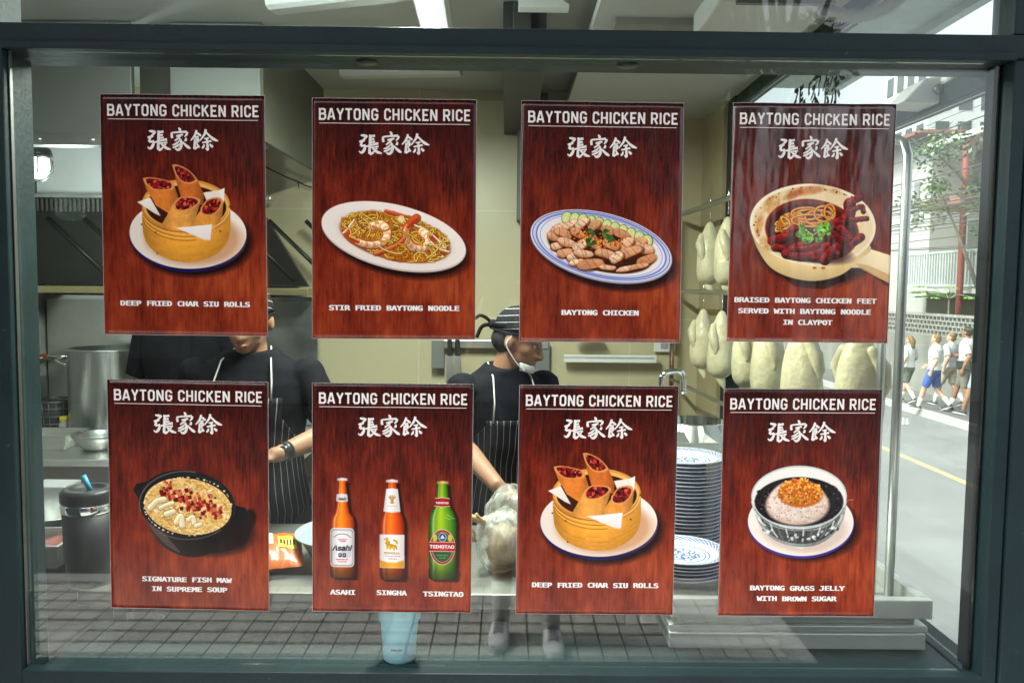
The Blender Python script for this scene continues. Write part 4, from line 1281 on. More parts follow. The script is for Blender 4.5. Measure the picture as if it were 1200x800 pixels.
L0, L1 = D(312, 252, 4.4).x, D(364, 332, 4.4).x
A = [(-2.58, ya, za), (L0, ya, za), (L1, yb2 - .03, zc), (-2.58, yb2 - .03, zc)]
vv = [(x - ho.x, y - ho.y, z - ho.z) for x, y, z in A] + [(x - ho.x, y - ho.y + .04, z - ho.z) for x, y, z in A]
fbk.add(vv, [(0, 1, 2, 3), (7, 6, 5, 4), (0, 4, 5, 1), (1, 5, 6, 2), (2, 6, 7, 3), (3, 7, 4, 0)])
BAF = mat('black baffle paint', (.022, .021, .018), .38, .2, .3, 5)
fo = fbk.build('baffle_filter', BAF, HO)
for i in range(9):
    x0 = -2.5 + i * .20
    y_ = ya - .012
    ft.tube([(x0 - ho.x, ya - .004 - ho.y, za - .03 - ho.z), (x0 + .34 - ho.x, ya - .006 - ho.y, zc + .03 - ho.z)], .012, 8)
ft.build('baffle_rib', BAF, HO, True)
gs = MB()
zs0, zs1 = D(80, 250, 4.4).z, D(80, 232, 4.4).z
hb('slot_backing', (-2.58, 2.575, zs0), (L0, 2.60, zs1), BAF)
for i in range(60):
    x = -2.56 + i * .025
    if x > L0 - .03: break
    gs.box((x - ho.x, 2.562 - ho.y, zs0 + .008 - ho.z), (x + .013 - ho.x, 2.574 - ho.y, zs1 - .008 - ho.z), Matrix.Shear('XZ', 4, (.35, 0)) if False else None)
gs.build('vent_slats', STEELD, HO)
hb('splash_panel', (-2.58, 2.66, .86), (D(372, 380, 4.45).x, 2.69, D(80, 345, 4.4).z), STEEL)
hb('splash_trim', (-2.58, 2.645, D(80, 351, 4.4).z), (D(366, 345, 4.4).x, 2.659, D(80, 345, 4.4).z), CHROME)

# bulkhead lamp in the hood (lit)
LP = thing('hood_lamp', 'ribbed glass bulkhead lamp glowing under the hood', 'lamp', D(38, 186, 3.75))
MB().lathe([(.0001, .055), (.075, .05), (.085, .02), (.08, 0), (.0001, 0)], 24).build('lamp_base', STEELD, LP, True)
MB().lathe([(.07, 0), (.075, -.03), (.068, -.06), (.045, -.085), (.0001, -.095)], 24).build('lamp_glass', mat('lit ribbed glass', (.8, .85, .85), .3, emit=(.85, 1, .98), estr=.8), LP, True)
cg = MB()
for k in range(8):
    a = k * math.pi / 4
    cg.tube([(.084 * math.cos(a), .084 * math.sin(a), 0), (.084 * math.cos(a), .084 * math.sin(a), -.05), (.05 * math.cos(a), .05 * math.sin(a), -.095), (0.001, 0, -.105)], .003, 6)
cg.build('cage', STEELD, LP, True)
def area(name, loc, size, energy, color, rot, parent=None, sy=None):
    d = bpy.data.lights.new(name, 'AREA'); d.energy = energy; d.color = color
    d.shape = 'RECTANGLE'; d.size = size; d.size_y = sy or size
    o = bpy.data.objects.new(name, d); COL.objects.link(o)
    o.location = loc; o.rotation_euler = rot
    if parent: o.parent = parent
    return o
pl = bpy.data.lights.new('bulb', 'POINT'); pl.energy = 3; pl.color = (.86, 1, .97); pl.shadow_soft_size = .08
po = bpy.data.objects.new('bulb', pl); COL.objects.link(po); po.parent = LP; po.location = (0.1, .12, -.2)

# ---- fluorescent lamps
TUBE = mat('lit fluorescent tube', (.9, .95, .95), .4, emit=(.86, 1, .97), estr=5)
def batten(name, label, loc, rz, L, lit, energy=0, group=None):
    t = thing(name, label, 'ceiling light', loc, rz, group)
    MB().prism([(-.06, .05), (.06, .05), (.05, .012), (.03, .0), (-.03, .0), (-.05, .012)], -L / 2, L / 2, Matrix.Rotation(R(90), 4, 'X')).build('fitting', WHITEP, t, bevel=.003)
    if lit:
        MB().tube([(0, -L / 2 + .03, -.02), (0, L / 2 - .03, -.02)], .028, 14, round_caps=True).build('tube', TUBE, t, True)
        area('lamp_light', (0, 0, -.055), .08, energy, (.94, 1, .88), (0, 0, 0), t, L)
    return t
a_ = D(508, 30, 2.85); b_ = D(490, -25, 2.25)
batten('fluorescent_light', 'lit white fluorescent tube on the kitchen ceiling above the top rail', (a_ + b_) / 2 + Vector((0, 0, .03)), math.atan2(-(a_.x - b_.x), a_.y - b_.y), 1.0, True, 25)
p_ = D(405, 6, 3.0)
batten('ceiling_light', 'unlit white light fitting with a box cover beside the glowing tube', p_, R(72), .62, False)
p_ = D(470, 90, 4.0)
batten('ceiling_light', 'long unlit white fitting hung near the back wall just under the top rail', p_, R(83), .60, False)
# unseen second lit lamp, added to brighten the range
batten('fluorescent_light', 'lit fluorescent tube hidden behind the top rail above the range', (-1.1, .9, 2.70), R(90), 1.1, True, 4)
single('ceiling_bracket', MB().prism([(-.09, 0), (.09, 0), (.09, .012), (-.05, .10), (-.09, .10)], -.03, .03, Matrix.Translation(D(637, 12, 2.9)) @ Matrix.Rotation(R(90), 4, 'X')), WHITEP,
       'small white metal bracket hanging from the ceiling', 'bracket', bevel=.003)
cc = thing('camera_box', 'grey box with a round black lens under the ceiling', 'camera', D(783, 12, 2.9))
MB().cbox((0, 0, .02), (.13, .10, .11)).build('housing', mat('grey metal', (.25, .25, .24), .45), cc, bevel=.006)
MB().lathe([(.03, 0), (.034, .02), (.026, .03), (.0001, .028)], 20, (0, -.05, .0), Matrix.Rotation(R(90), 4, 'X')).build('lens', BLACKP, cc, True)
MB().cbox((-.02, 0, -.055), (.35, .10, .03)).build('mounting_plate', mat('grey metal', (.25, .25, .24), .45), cc, bevel=.003)
ac = thing('ceiling_unit', 'flat white ventilation unit under the ceiling with a ribbed hose', 'ventilation unit', D(903, 8, 2.55))
MB().cbox((0, .1, .04), (.36, .35, .10)).build('housing', WHITE, ac, bevel=.008)
MB().cbox((.02, -.08, -.012), (.30, .02, .02)).build('trim', STEELD, ac, bevel=.002)
hs_p = [D(960, 12, 2.5), D(985, 18, 2.5), D(1010, 19, 2.48), D(1035, 12, 2.45), D(1052, 0, 2.42), D(1062, -12, 2.4)]
hp = cr([(p.x, p.y, p.z) for p in hs_p], 14)
rr = [.020 + .0035 * math.cos(i * math.pi) for i in range(len(hp))]
o_ = ac.location
MB().tube([Vector(p) - o_ for p in hp], rr, 12).build('hose', mat('grey hose', (.5, .5, .48), .5), ac, True)

# white flood light on the side window's head rail
fl = thing('floodlight', 'white box floodlight on an arm above the side window', 'floodlight', D(1083, 112, 2.15))
MB().prism([(-.085, -.03), (.05, -.035), (.07, .0), (.055, .04), (-.03, .03)], -.05, .06, Matrix.Rotation(R(90), 4, 'X')).build('housing', WHITEP, fl, bevel=.006)
MB().tube([Vector((.03, .02, .02)), D(1112, 92, 2.07) - fl.location, D(1124, 86, 2.05) - fl.location], .014, 12).build('arm', WHITEP, fl, True)
MB().lathe([(.0001, 0), (.012, 0), (.012, .012), (.0001, .012)], 14, (.0, -.065, 0), Matrix.Rotation(R(90), 4, 'X')).build('screw', STEELD, fl, True)
# ------------------------------------------------------------------ counters and things in the kitchen
CT = .86
single('front_counter', MB().box((-1.10, .20, CT - .04), (.41, .80, CT)).box((-1.06, .36, .30), (.37, .78, .32)).box((-1.06, .3, 0), (-1.02, .34, CT - .041)).box((.33, .3, 0), (.37, .34, CT - .041)), mat('brushed counter steel', (.27, .27, .245), .42, .75, .12, 5, .05, 40, (1, 20, 1)),
       'long stainless work counter just behind the shop window', 'counter', bevel=.003)
single('counter_panel', MB().box((-1.10, .79, .02), (.41, .80, CT - .042)), mat('dark panel paint', (.02, .022, .022), .6), 'dark back panel closing the space under the front counter', 'panel')
# drip tray under the hung poultry
TR = thing('drip_tray', 'stepped stainless tray standing in the window\'s right corner', 'tray', (.75, .15, .742))
tx0, tx1, ty0, ty1 = .42, 1.085, .15, 2.1
TRS = mat('brushed tray steel', (.62, .63, .60), .38, .55, .10, 6, .05, 40, (1, 20, 1))
def trb(name, lo, hi, m=TRS):
    o = TR.location
    return MB().box([lo[i] - o[i] for i in range(3)], [hi[i] - o[i] for i in range(3)]).build(name, m, TR, bevel=.003)
trb('rim_front', (tx0, ty0, .824), (tx1, ty0 + .028, .874))
trb('rim_side', (tx1 - .028, ty0 + .029, .824), (tx1, ty1, .874))
trb('rim_side', (tx0, ty0 + .029, .824), (tx0 + .02, ty1, .874))
trb('pan_floor', (tx0 + .021, ty0 + .029, .80), (tx1 - .029, ty1, .830))
trb('skirt', (tx0, ty0 + .014, .784), (tx1 - .004, ty1, .8005))
trb('skirt', (tx0, ty0 + .006, .742), (tx1 - .012, ty1, .7835))
# poultry rack
RK = thing('hanging_rack', 'stainless tube rack standing in the steel tray beside the side window', 'rack', (1.0, .3, .83))
o_ = RK.location
XR = 1.0
yF = D(1052, 430, 2.06).y; yK = 2.6
def tubep(name, pts, r, m=CHROME):
    return MB().tube([Vector(p) - o_ for p in pts], r, 14).build(name, m, RK, True)
xF = D(1053, 430, 2.06).x
zt = 2.05
tubep('post', [(xF, yF, .83), (xF, yF, 1.4), (xF, yF, zt - .05), (xF, yF + .02, zt - .015), (xF, yF + .06, zt)], .0120, STEELV)
tubep('post', [(xF - .022, yF + .05, .83), (xF - .022, yF + .05, zt - .08)], .010, STEELV)
tubep('post', [(XR - .08, yK, .83), (XR - .08, yK, zt)], .014, mat('red lit steel', (.45, .30, .26), .25, 1.0))  # red light on the rear post is mixed into its steel colour
tubep('rail', [(xF, yF + .06, zt), (XR - .08, yK, zt)], .013, STEELV)
tubep('rail', [(xF - .02, yF + .05, 1.64), (XR - .08, yK, 1.64)], .012, STEELV)
tubep('cross_bar', [(xF - .02, yF + .05, 1.15), (XR - .08, yK, 1.15)], .010, STEELV)

SKIN = mat('pale plucked poultry skin', (.56, .51, .33), .32, var=.25, scale=14, bump=.55, bscale=38, sss=.15)
def railpt(px, z):
    # the point of the rack's rail seen at column px
    a = Vector((xF - .01, yF + .05, z)); b = Vector((XR - .08, yK, z))
    lo, hi = 0.0, 1.0
    for _ in range(40):
        m_ = (lo + hi) / 2; q = a.lerp(b, m_)
        x = 594 + F * q.x / (q.y + 1.8)
        if x > px: lo = m_
        else: hi = m_
    return a.lerp(b, lo)
def s_hook(px, z, label):
    q = railpt(px, z)
    t = thing('meat_hook', label, 'hook', (q.x, q.y, z), R(80), 'wire hooks holding the hung poultry')
    pts = [(-.016, 0, -.008), (-.014, 0, .012), (0, 0, .021), (.014, 0, .012), (.012, 0, -.012), (0, 0, -.035), (-.013, 0, -.058), (-.010, 0, -.078), (.004, 0, -.084), (.014, 0, -.072)]
    MB().tube(cr(pts, 4), .0022, 8).build('wire', CHROME, t, True)
    return t
def fowl(px, z, label, sc=1.0, tw=0.0):
    q = railpt(px, z)
    t = thing('plucked_fowl', label, 'poultry', (q.x, q.y, z - .08), R(10 + tw), 'pale plucked birds hung on the rack')
    rg = random.Random(int(px * 7 + z * 100))
    rings = []
    prof = [(.010, 0.0, 0), (.024, -.02, 0), (.034, -.045, .2), (.050, -.075, .5), (.062, -.115, .9), (.068, -.17, 1), (.072, -.22, 1), (.070, -.255, .9), (.058, -.28, .7), (.036, -.297, .3), (.012, -.305, .1)]
    for r_, zz, fl_ in prof:
        ring = []
        for k in range(28):
            a = 2 * math.pi * k / 28
            lump = 1 + .07 * fl_ * math.sin(2 * a + 1.1) + .05 * fl_ * math.cos(3 * a + zz * 20 + px) + .02 * rg.uniform(-1, 1)
            # keel of the breast and the cleft between the thighs
            lump += .10 * fl_ * max(0, math.cos(a + 1.57)) ** 6 - .12 * max(0, -zz - .2) * 6 * max(0, math.cos(a - 1.57)) ** 8
            ring.append(Vector((r_ * lump * math.cos(a) * .84, r_ * lump * math.sin(a) * .9, zz)) * sc)
        rings.append(ring)
    MB().loft(rings).build('body', SKIN, t, True, subsurf=1)
    for s in (-1, 1):
        MB().tube([Vector((s * .040, .01, -.07)) * sc, Vector((s * .060, -.005, -.11)) * sc, Vector((s * .058, -.02, -.16)) * sc, Vector((s * .055, -.02, -.185)) * sc], [.014 * sc, .022 * sc, .018 * sc, .009 * sc], 10, round_caps=True).build('wing', SKIN, t, True)
    MB().tube([Vector((0, .0, -.30)) * sc, Vector((.004, -.012, -.33)) * sc, Vector((.006, -.02, -.345)) * sc], [.022 * sc, .014 * sc, .006 * sc], 10, round_caps=True).build('tail', SKIN, t, True)
    return t
lower = [(824, 'pale bird on the lower rail, furthest from the window glass', .96), (846, 'pale bird on the lower rail, second from the far end', 1.0), (876, 'pale bird on the lower rail, third from the far end', 1.0),
         (901, 'pale bird on the lower rail, fourth from the far end', 1.04), (943, 'pale bird on the lower rail, second nearest the window glass', 1.08), (1010, 'pale bird on the lower rail, nearest the window glass', 1.1)]
for i, (px, lab, s_) in enumerate(lower):
    fowl(px, 1.64, lab, s_, i * 23); s_hook(px, 1.655, 'wire hook holding the ' + lab.split('bird ')[1].replace('on the lower', 'bird of the lower'))
upper = [(829, 'pale bird on the upper rail, furthest from the window glass', .98), (850, 'pale bird on the upper rail, partly behind the claypot poster', 1.0)]
for i, (px, lab, s_) in enumerate(upper):
    fowl(px, 2.05, lab, s_, 15 + i * 31); s_hook(px, 2.065, 'wire hook holding the ' + lab.split('bird ')[1].replace('on the upper', 'bird of the upper'))

# plates
PORC = mat('blue painted porcelain', (.62, .66, .68), .15, var=.04, coat=.5)
_n = PORC.node_tree.nodes; _l = PORC.node_tree.links
tcp = _n.new('ShaderNodeTexCoord'); sx_ = _n.new('ShaderNodeSeparateXYZ'); _l.new(tcp.outputs['Object'], sx_.inputs[0])
def mth(op, a, b=None):
    q = _n.new('ShaderNodeMath'); q.operation = op
    for i, v in enumerate((a, b)):
        if v is None: continue
        if isinstance(v, (int, float)): q.inputs[i].default_value = v
        else: _l.new(v, q.inputs[i])
    return q.outputs[0]
rad = mth('SQRT', mth('ADD', mth('MULTIPLY', sx_.outputs[0], sx_.outputs[0]), mth('MULTIPLY', sx_.outputs[1], sx_.outputs[1])))
ang = mth('ARCTAN2', sx_.outputs[1], sx_.outputs[0])
ringm = mth('GREATER_THAN', mth('SINE', mth('MULTIPLY', rad, 620)), .35)
inner = mth('LESS_THAN', rad, .082)
band = mth('MULTIPLY', mth('GREATER_THAN', rad, .096), mth('LESS_THAN', rad, .116))
key = mth('GREATER_THAN', mth('MULTIPLY', mth('SINE', mth('MULTIPLY', ang, 46)), mth('SINE', mth('MULTIPLY', rad, 700))), -.15)
vor = _n.new('ShaderNodeTexVoronoi'); vor.feature = 'DISTANCE_TO_EDGE'; vor.inputs['Scale'].default_value = 62; _l.new(tcp.outputs['Object'], vor.inputs['Vector'])
flo = mth('MULTIPLY', mth('LESS_THAN', vor.outputs[0], .13), mth('LESS_THAN', rad, .050))
mk = mth('MAXIMUM', mth('MULTIPLY', band, key), mth('MAXIMUM', flo, mth('MULTIPLY', mth('MULTIPLY', ringm, inner), mth('GREATER_THAN', rad, .054))))
mk = mth('MULTIPLY', mth('MAXIMUM', mk, mth('MULTIPLY', mth('GREATER_THAN', rad, .1188), .45)), .85)
mxp = _n.new('ShaderNodeMix'); mxp.data_type = 'RGBA'
_l.new(mk, mxp.inputs[0]); mxp.inputs[6].default_value = (.78, .81, .83, 1); mxp.inputs[7].default_value = (.03, .08, .36, 1)
_l.new(mxp.outputs[2], _n['Principled BSDF'].inputs['Base Color'])
pl_mb = MB().lathe([(.0001, .004), (.060, .004), (.062, 0), (.066, 0), (.068, .005), (.095, .012), (.120, .020), (.1215, .022), (.120, .0235), (.095, .0155), (.070, .0085), (.0001, .0075)], 56)
pme = pl_mb.mesh('plate', True)
pme.materials.append(PORC)
def plate_stack(px, dd, n, step, group, top_label, label):
    c = D(px, 600, dd)
    rg = random.Random(n)
    for i in range(n):
        o = bpy.data.objects.new('plate', pme); COL.objects.link(o)
        o.location = (c.x + rg.uniform(-.002, .002), c.y + rg.uniform(-.002, .002), CT + .0155 + i * step)
        o.rotation_euler = (rg.uniform(-.008, .008), rg.uniform(-.008, .008), rg.uniform(0, 6.28))
        tag(o, top_label if i == n - 1 else label, 'plate', group)
    return c
c1 = plate_stack(801, 2.40, 23, .0112, 'plates in the tall stack', 'blue patterned plate lying topmost on the tall stack', 'plate inside the tall stack of blue and white plates')
c2 = plate_stack(800, 2.115, 6, .0095, 'plates in the short stack', 'blue patterned plate lying topmost on the short stack', 'plate inside the short stack nearest the window')
single('plate_shelf', MB().box((.425, .17, CT - .028), (.70, .95, CT + .015)), STEELV, 'flat steel shelf under the stacks of plates', 'shelf', bevel=.002)

# heated cabinet, rectangular pan and pot behind the plates
zc_ = D(815, 537, 2.62).z
single('steam_cabinet', MB().box((.44, .79, CT + .016), (.86, 1.45, zc_ - .03)).box((.43, .78, zc_ - .03), (.87, 1.46, zc_ - .012)), STEEL, 'stainless steam cabinet behind the stacks of plates', 'cabinet', bevel=.004)
pn = thing('gastro_pan', 'rectangular steel pan in front of the round pot', 'pan', ((D(770, 530, 2.66).x + D(841, 530, 2.66).x) / 2, .95, zc_ - .012))
hw = (D(841, 530, 2.66).x - D(765, 530, 2.66).x) / 2
MB().loft([[Vector((sx * (hw - a) , sy * (.11 - a), z)) for sx, sy in ((-1, -1), (1, -1), (1, 1), (-1, 1))] for a, z in ((.02, 0), (.008, .055), (0, .056), (0, .060), (.010, .060), (.022, .006))]).build('pan_body', STEEL, pn, bevel=.003)
pt = thing('round_pot', 'round steel pot beside the hung birds', 'pot', D(812, 530, 2.95))
rp = .115
zt_ = D(812, 492, 2.95).z - pt.location.z
MB().lathe([(.0001, 0), (rp - .006, 0), (rp, .01), (rp, zt_ - .004), (rp + .006, zt_), (rp - .003, zt_), (rp - .004, .01), (.0001, .008)], 40).build('pot_body', CHROME, pt, True)
MB().tube([(rp, 0, zt_ - .04), (rp + .035, -.02, zt_ - .035), (rp + .035, .02, zt_ - .035), (rp, .03, zt_ - .04)], .005, 8).build('handle', CHROME, pt, True)
single('pot_stand', MB().lathe([(.10, zc_ - .012), (.10, pt.location.z - .0005), (.0001, pt.location.z - .0005)], 24, (pt.location.x, pt.location.y, 0)), STEELD, 'dark round burner under the steel pot', 'burner', smooth=False)
fa = thing('gooseneck_faucet', 'curved steel gooseneck tap in front of the tiled wall', 'tap', D(775, 520, 3.3))
fz = [D(775, 520, 3.3), D(775, 450, 3.3), D(777, 440, 3.3), D(783, 436, 3.3), D(795, 435.5, 3.3), D(800, 440, 3.3), D(801, 462, 3.3)]
MB().tube(cr([tuple(p - fa.location) for p in fz], 6), .013, 14).build('spout', CHROME, fa, True)
MB().lathe([(.028, -.02), (.028, .01), (.016, .03)], 20).build('base', CHROME, fa, True)
MB().tube([(0.02, 0, .02), (.06, -.03, .05)], .006, 10).build('lever', CHROME, fa, True)

# things on the front counter
def drink_tumbler(name, label, base, r0, r1, h, bodym, lidm, band):
    t = thing(name, label, 'tumbler', base)
    return t
tb = thing('insulated_tumbler', 'big black insulated tumbler with a steel band and blue straw on the counter', 'tumbler', (D(106, 700, 2.06).x, .26, CT))
MB().lathe([(.0001, 0), (.050, 0), (.054, .006), (.056, .06), (.0595, .07), (.062, .20), (.0001, .20)], 40).build('body', mat('black powder coat', (.018, .018, .019), .5, bump=.1, bscale=400), tb, True, bevel=0)
MB().lathe([(.0622, .195), (.0640, .198), (.0640, .216), (.0622, .219), (.05, .219)], 40).build('band', CHROME, tb, True)
MB().lathe([(.0632, .2192), (.066, .225), (.066, .246), (.060, .254), (.042, .256), (.040, .250), (.0001, .250)], 40).build('lid', BLACKP, tb, True)
MB().tube([(.012, -.01, .250), (-.004, -.012, .29)], .0065, 12).build('straw', mat('sky blue plastic', (.08, .42, .62), .35), tb, True)
MB().box((.052, -.008, .222), (.067, .008, .240)).build('spout_tab', BLACKP, tb, bevel=.002)

b2 = thing('blue_tumbler', 'sky blue tapered tumbler standing on the ledge below the bottles poster', 'tumbler', (D(468, 780, 1.90).x, .100, .7385))
MB().lathe([(.0001, 0), (.036, 0), (.039, .004), (.0455, .085), (.0465, .096), (.0525, .104), (.055, .20), (.0555, .226), (.0001, .226)], 44).build('body', mat('sky blue enamel', (.36, .74, .88), .34, var=.04, coat=.2), b2, True)
MB().lathe([(.0565, .2262), (.0565, .24), (.046, .246), (.0001, .246)], 40).build('lid', mat('pale blue lid', (.35, .6, .68), .3), b2, True)
v, f = text_tris('pando', 'Inter.woff2', .03)
wv = MB()
for_ = []
for x, y in v:
    a = -math.pi / 2 + (x * .0125 - .001) / .039
    rr_ = .0392 + .0065 * ((.032 + y * .0125) / .081)
    for_.append(((rr_ + .0011) * math.cos(a), (rr_ + .0011) * math.sin(a), .036 + y * .0125))
wv.add(for_, f).build('lettering', mat('dark grey print', (.08, .1, .11), .4), b2)

bw = thing('plastic_bowl', 'pale turquoise plastic bowl on the counter beside the snack packet', 'bowl', (D(409, 660, 2.24).x, .44, CT))
MB().lathe([(.0001, 0), (.09, 0), (.095, .004), (.135, .075), (.150, .085), (.153, .088), (.150, .091), (.131, .078), (.092, .009), (.0001, .007)], 48).build('bowl_body', mat('turquoise plastic', (.30, .44, .42), .32, var=.04), bw, True)

pk = thing('noodle_packet', 'orange and white snack packet with a yellow sticker lying on the counter', 'packet', D(333, 672, 2.14) * 1.0)
pk.location = (D(322, 660, 2.2).x, .36, CT + .002)
def pillow(u, v, top):
    x = (u - .5) * .17; y = (v - .5) * .15
    e = (max(0, 1 - (2 * u - 1) ** 2) ** .5) * (max(0, 1 - (2 * v - 1) ** 2) ** .5)
    return (x, y * (1 + .03 * math.sin(u * 30)), .028 + (e * .026 + .003 * math.sin(u * 25 + v * 9) * e) * top + v * .045)
pm = MB()
pm.sheet(lambda u, v: pillow(u, v, 1), 20, 16); pm.sheet(lambda u, v: pillow(u, v, -1), 20, 16)
PK = mat('orange packet film', (.55, .13, .03), .3, var=.25, scale=9, coat=.3)
pm.build('wrapper', PK, pk, True)
MB().sheet(lambda u, v: tuple(Vector(pillow(.05 + u * .5, .5 + v * .46, 1)) + Vector((0, -.0006, .0008))), 12, 8).build('printed_panel', mat('cream packet print', (.55, .55, .42), .35, var=.1, scale=30), pk, True)
MB().sheet(lambda u, v: tuple(Vector(pillow(.62 + u * .30, .35 + v * .38, 1)) + Vector((0, -.0008, .0012))), 8, 6).build('sticker', mat('yellow sticker', (.62, .45, .03), .45), pk, True)
sm = MB()
for i in range(5):
    sm.sheet(lambda u, v, i=i: tuple(Vector(pillow(.655 + i * .05 + u * .03, .45 + v * .15, 1)) + Vector((0, -.0012, .0018))), 2, 2)
sm.build('sticker_marks', BLACKP, pk)
pk.rotation_euler = (0, 0, R(18))

# knotted plastic bag
bg = thing('plastic_bag', 'bulging clear plastic bag tied with a rubber band on the counter', 'bag', (D(590, 690, 2.12).x, .38, CT))
BAG = bpy.data.materials.new('clear crinkled film'); BAG.use_nodes = True
_n2 = BAG.node_tree.nodes; _l2 = BAG.node_tree.links; pb = _n2['Principled BSDF']
pb.inputs['Base Color'].default_value = (.70, .70, .64, 1); pb.inputs['Roughness'].default_value = .15; pb.inputs['Alpha'].default_value = .78
nz = _n2.new('ShaderNodeTexNoise'); nz.inputs['Scale'].default_value = 14; nz.inputs['Detail'].default_value = 6
tc = _n2.new('ShaderNodeTexCoord'); mp2 = _n2.new('ShaderNodeMapping'); mp2.inputs['Scale'].default_value = (2.2, 2.2, .7); mp2.inputs['Rotation'].default_value = (.5, .6, .3)
_l2.new(tc.outputs['Object'], mp2.inputs[0]); _l2.new(mp2.outputs[0], nz.inputs['Vector'])
bp = _n2.new('ShaderNodeBump'); bp.inputs['Strength'].default_value = .9; bp.inputs['Distance'].default_value = .02
_l2.new(nz.outputs['Fac'], bp.inputs['Height']); _l2.new(bp.outputs[0], pb.inputs['Normal'])
mr = _n2.new('ShaderNodeMapRange'); mr.inputs['From Min'].default_value = .35; mr.inputs['From Max'].default_value = .7; mr.inputs['To Min'].default_value = .12; mr.inputs['To Max'].default_value = .75
_l2.new(nz.outputs['Fac'], mr.inputs[0]); _l2.new(mr.outputs[0], pb.inputs['Alpha'])
from mathutils import noise as mnoise
def lump(c, r, seed, squash=.0):
    mb = MB().ball((0, 0, 0), (1, 1, 1), seg=40, rings=28)
    v = []
    for p in mb.v:
        q = Vector(p)
        d = 1 + .16 * mnoise.noise(q * 1.7 + Vector((seed, 0, 0))) + .05 * mnoise.noise(Vector((q.x * 7, q.y * 7, q.z * 2.5)) + Vector((0, seed, 0))) + .02 * abs(mnoise.noise(q * 11))
        v.append((c[0] + q.x * r[0] * d, c[1] + q.y * r[1] * d, max(.001, c[2] + q.z * r[2] * d)))
    mb.v = v
    return mb
lump((.0, 0, .085), (.085, .08, .085), 1).build('bag_body', BAG, bg, True)
lump((.02, .07, .135), (.075, .06, .085), 4).build('bag_body', BAG, bg, True)
lump((.01, .0, .07), (.06, .055, .06), 9).build('contents', mat('cooked chicken pieces', (.42, .33, .2), .45, var=.4, scale=25, bump=.5, bscale=40), bg, True)
tn = MB()
for k in range(7):
    a = k * .9
    tn.tube([Vector((-.055, -.03, .145)), Vector((-.075 - .01 * math.cos(a), -.035 + .012 * math.sin(a), .155)), Vector((-.095 - .02 * math.cos(a), -.04 + .018 * math.sin(a), .166 + .01 * math.sin(a * 2)))], [.006, .006, .004], 8)
tn.build('tied_neck', mat('tan rubber and film', (.50, .32, .14), .5, var=.3, scale=60), bg, True)
tn2 = MB()
tn2.tube(cr([(-.075, -.06, .10), (-.09, -.06, .115), (-.092, -.058, .135), (-.08, -.06, .12), (-.085, -.062, .10)], 5), .004, 8)
tn2.build('rubber_band', mat('tan rubber and film', (.50, .32, .14), .5, var=.3, scale=60), bg, True)
# steel bowl and trays at the left end
def bowl(label, c, r, h, m=STEEL, grp=None):
    t = thing('steel_bowl', label, 'bowl', c, 0, grp)
    MB().lathe([(.0001, 0), (r * .5, 0), (r * .75, h * .3), (r * .95, h * .8), (r, h), (r + .006, h + .002), (r + .005, h + .004), (r - .006, h), (r * .72, h * .33), (r * .48, .004), (.0001, .004)], 40).build('bowl_body', m, t, True)
    return t
lt = thing('steel_container', 'open steel container holding red meat at the counter\'s left end', 'container', (D(50, 690, 2.2).x, .44, CT))
MB().loft([[Vector((sx * (.075 - a), sy * (.09 - a), z)) for sx, sy in ((-1, -1), (1, -1), (1, 1), (-1, 1))] for a, z in ((.012, 0), (.004, .06), (0, .061), (0, .066), (.010, .066), (.016, .005))]).build('pan_body', STEEL, lt, bevel=.002)
lump((0, 0, .03), (.055, .07, .028), 3).build('meat', mat('raw red meat', (.22, .06, .05), .35, var=.4, scale=30), lt, True)
bowl('shallow steel bowl behind the container of red meat', (D(55, 650, 2.42).x, .64, CT), .10, .075)
single('cutting_sheet', MB().cbox((D(62, 640, 2.50).x, .72, CT + .075), (.12, .10, .15)), mat('pale tin', (.45, .47, .46), .4, .5), 'pale upright tin box behind the bowls at the left end', 'box', bevel=.004)

# ---- range
RG = thing('gas_range', 'wide stainless gas range with red control knobs', 'cooker', (-1.9, 1.75, 0))
o_ = RG.location
def rb(name, lo, hi, m=STEEL, bevel=.004):
    return MB().box([lo[i] - o_[i] for i in range(3)], [hi[i] - o_[i] for i in range(3)]).build(name, m, RG, bevel=bevel)
xre = D(372, 500, 4.0).x
rb('top', (-2.55, 1.73, .825), (xre, 2.64, .86))
rb('control_panel', (-2.55, 1.77, .60), (xre, 1.82, .824), STEELD)
rb('shelf', (-2.55, 1.75, .56), (xre, 2.6, .585))
rb('lower_rail', (-2.55, 1.76, .50), (xre, 1.80, .53), STEELD)
rb('oven_front', (-2.55, 1.90, .05), (xre, 1.95, .499), BLACKP)
REDK = mat('red knob', (.30, .03, .02), .35)
for px in (60, 106):
    q = D(px, 577, 3.56)
    kb = MB().lathe([(.0001, .035), (.022, .033), (.026, .02), (.026, .0), (.0001, 0)], 24, (q.x - o_.x, 1.769 - o_.y, q.z - o_.z), Matrix.Rotation(R(90), 4, 'X'))
    kb.cbox((q.x - o_.x, 1.73 - o_.y, q.z - o_.z), (.05, .014, .014))
    kb.build('knob', REDK, RG, True)
sp = thing('stock_pot', 'tall steel stock pot on the range behind the posters', 'pot', (D(131, 500, 4.18).x, 2.38, .8605))
MB().lathe([(.0001, 0), (.196, 0), (.20, .006), (.20, .44), (.208, .446), (.208, .452), (.197, .452), (.196, .01), (.0001, .008)], 56).build('pot_body', STEELV, sp, True)
for s in (-1, 1):
    MB().tube(cr([(s * .20, -.05, .36), (s * .255, -.045, .385), (s * .27, 0, .39), (s * .255, .045, .385), (s * .20, .05, .36)], 5), .007, 10).build('handle', CHROME, sp, True)
bowl('wide steel bowl on the range in front of the stock pot', (D(115, 540, 3.75).x, 1.95, .8605), .11, .075)
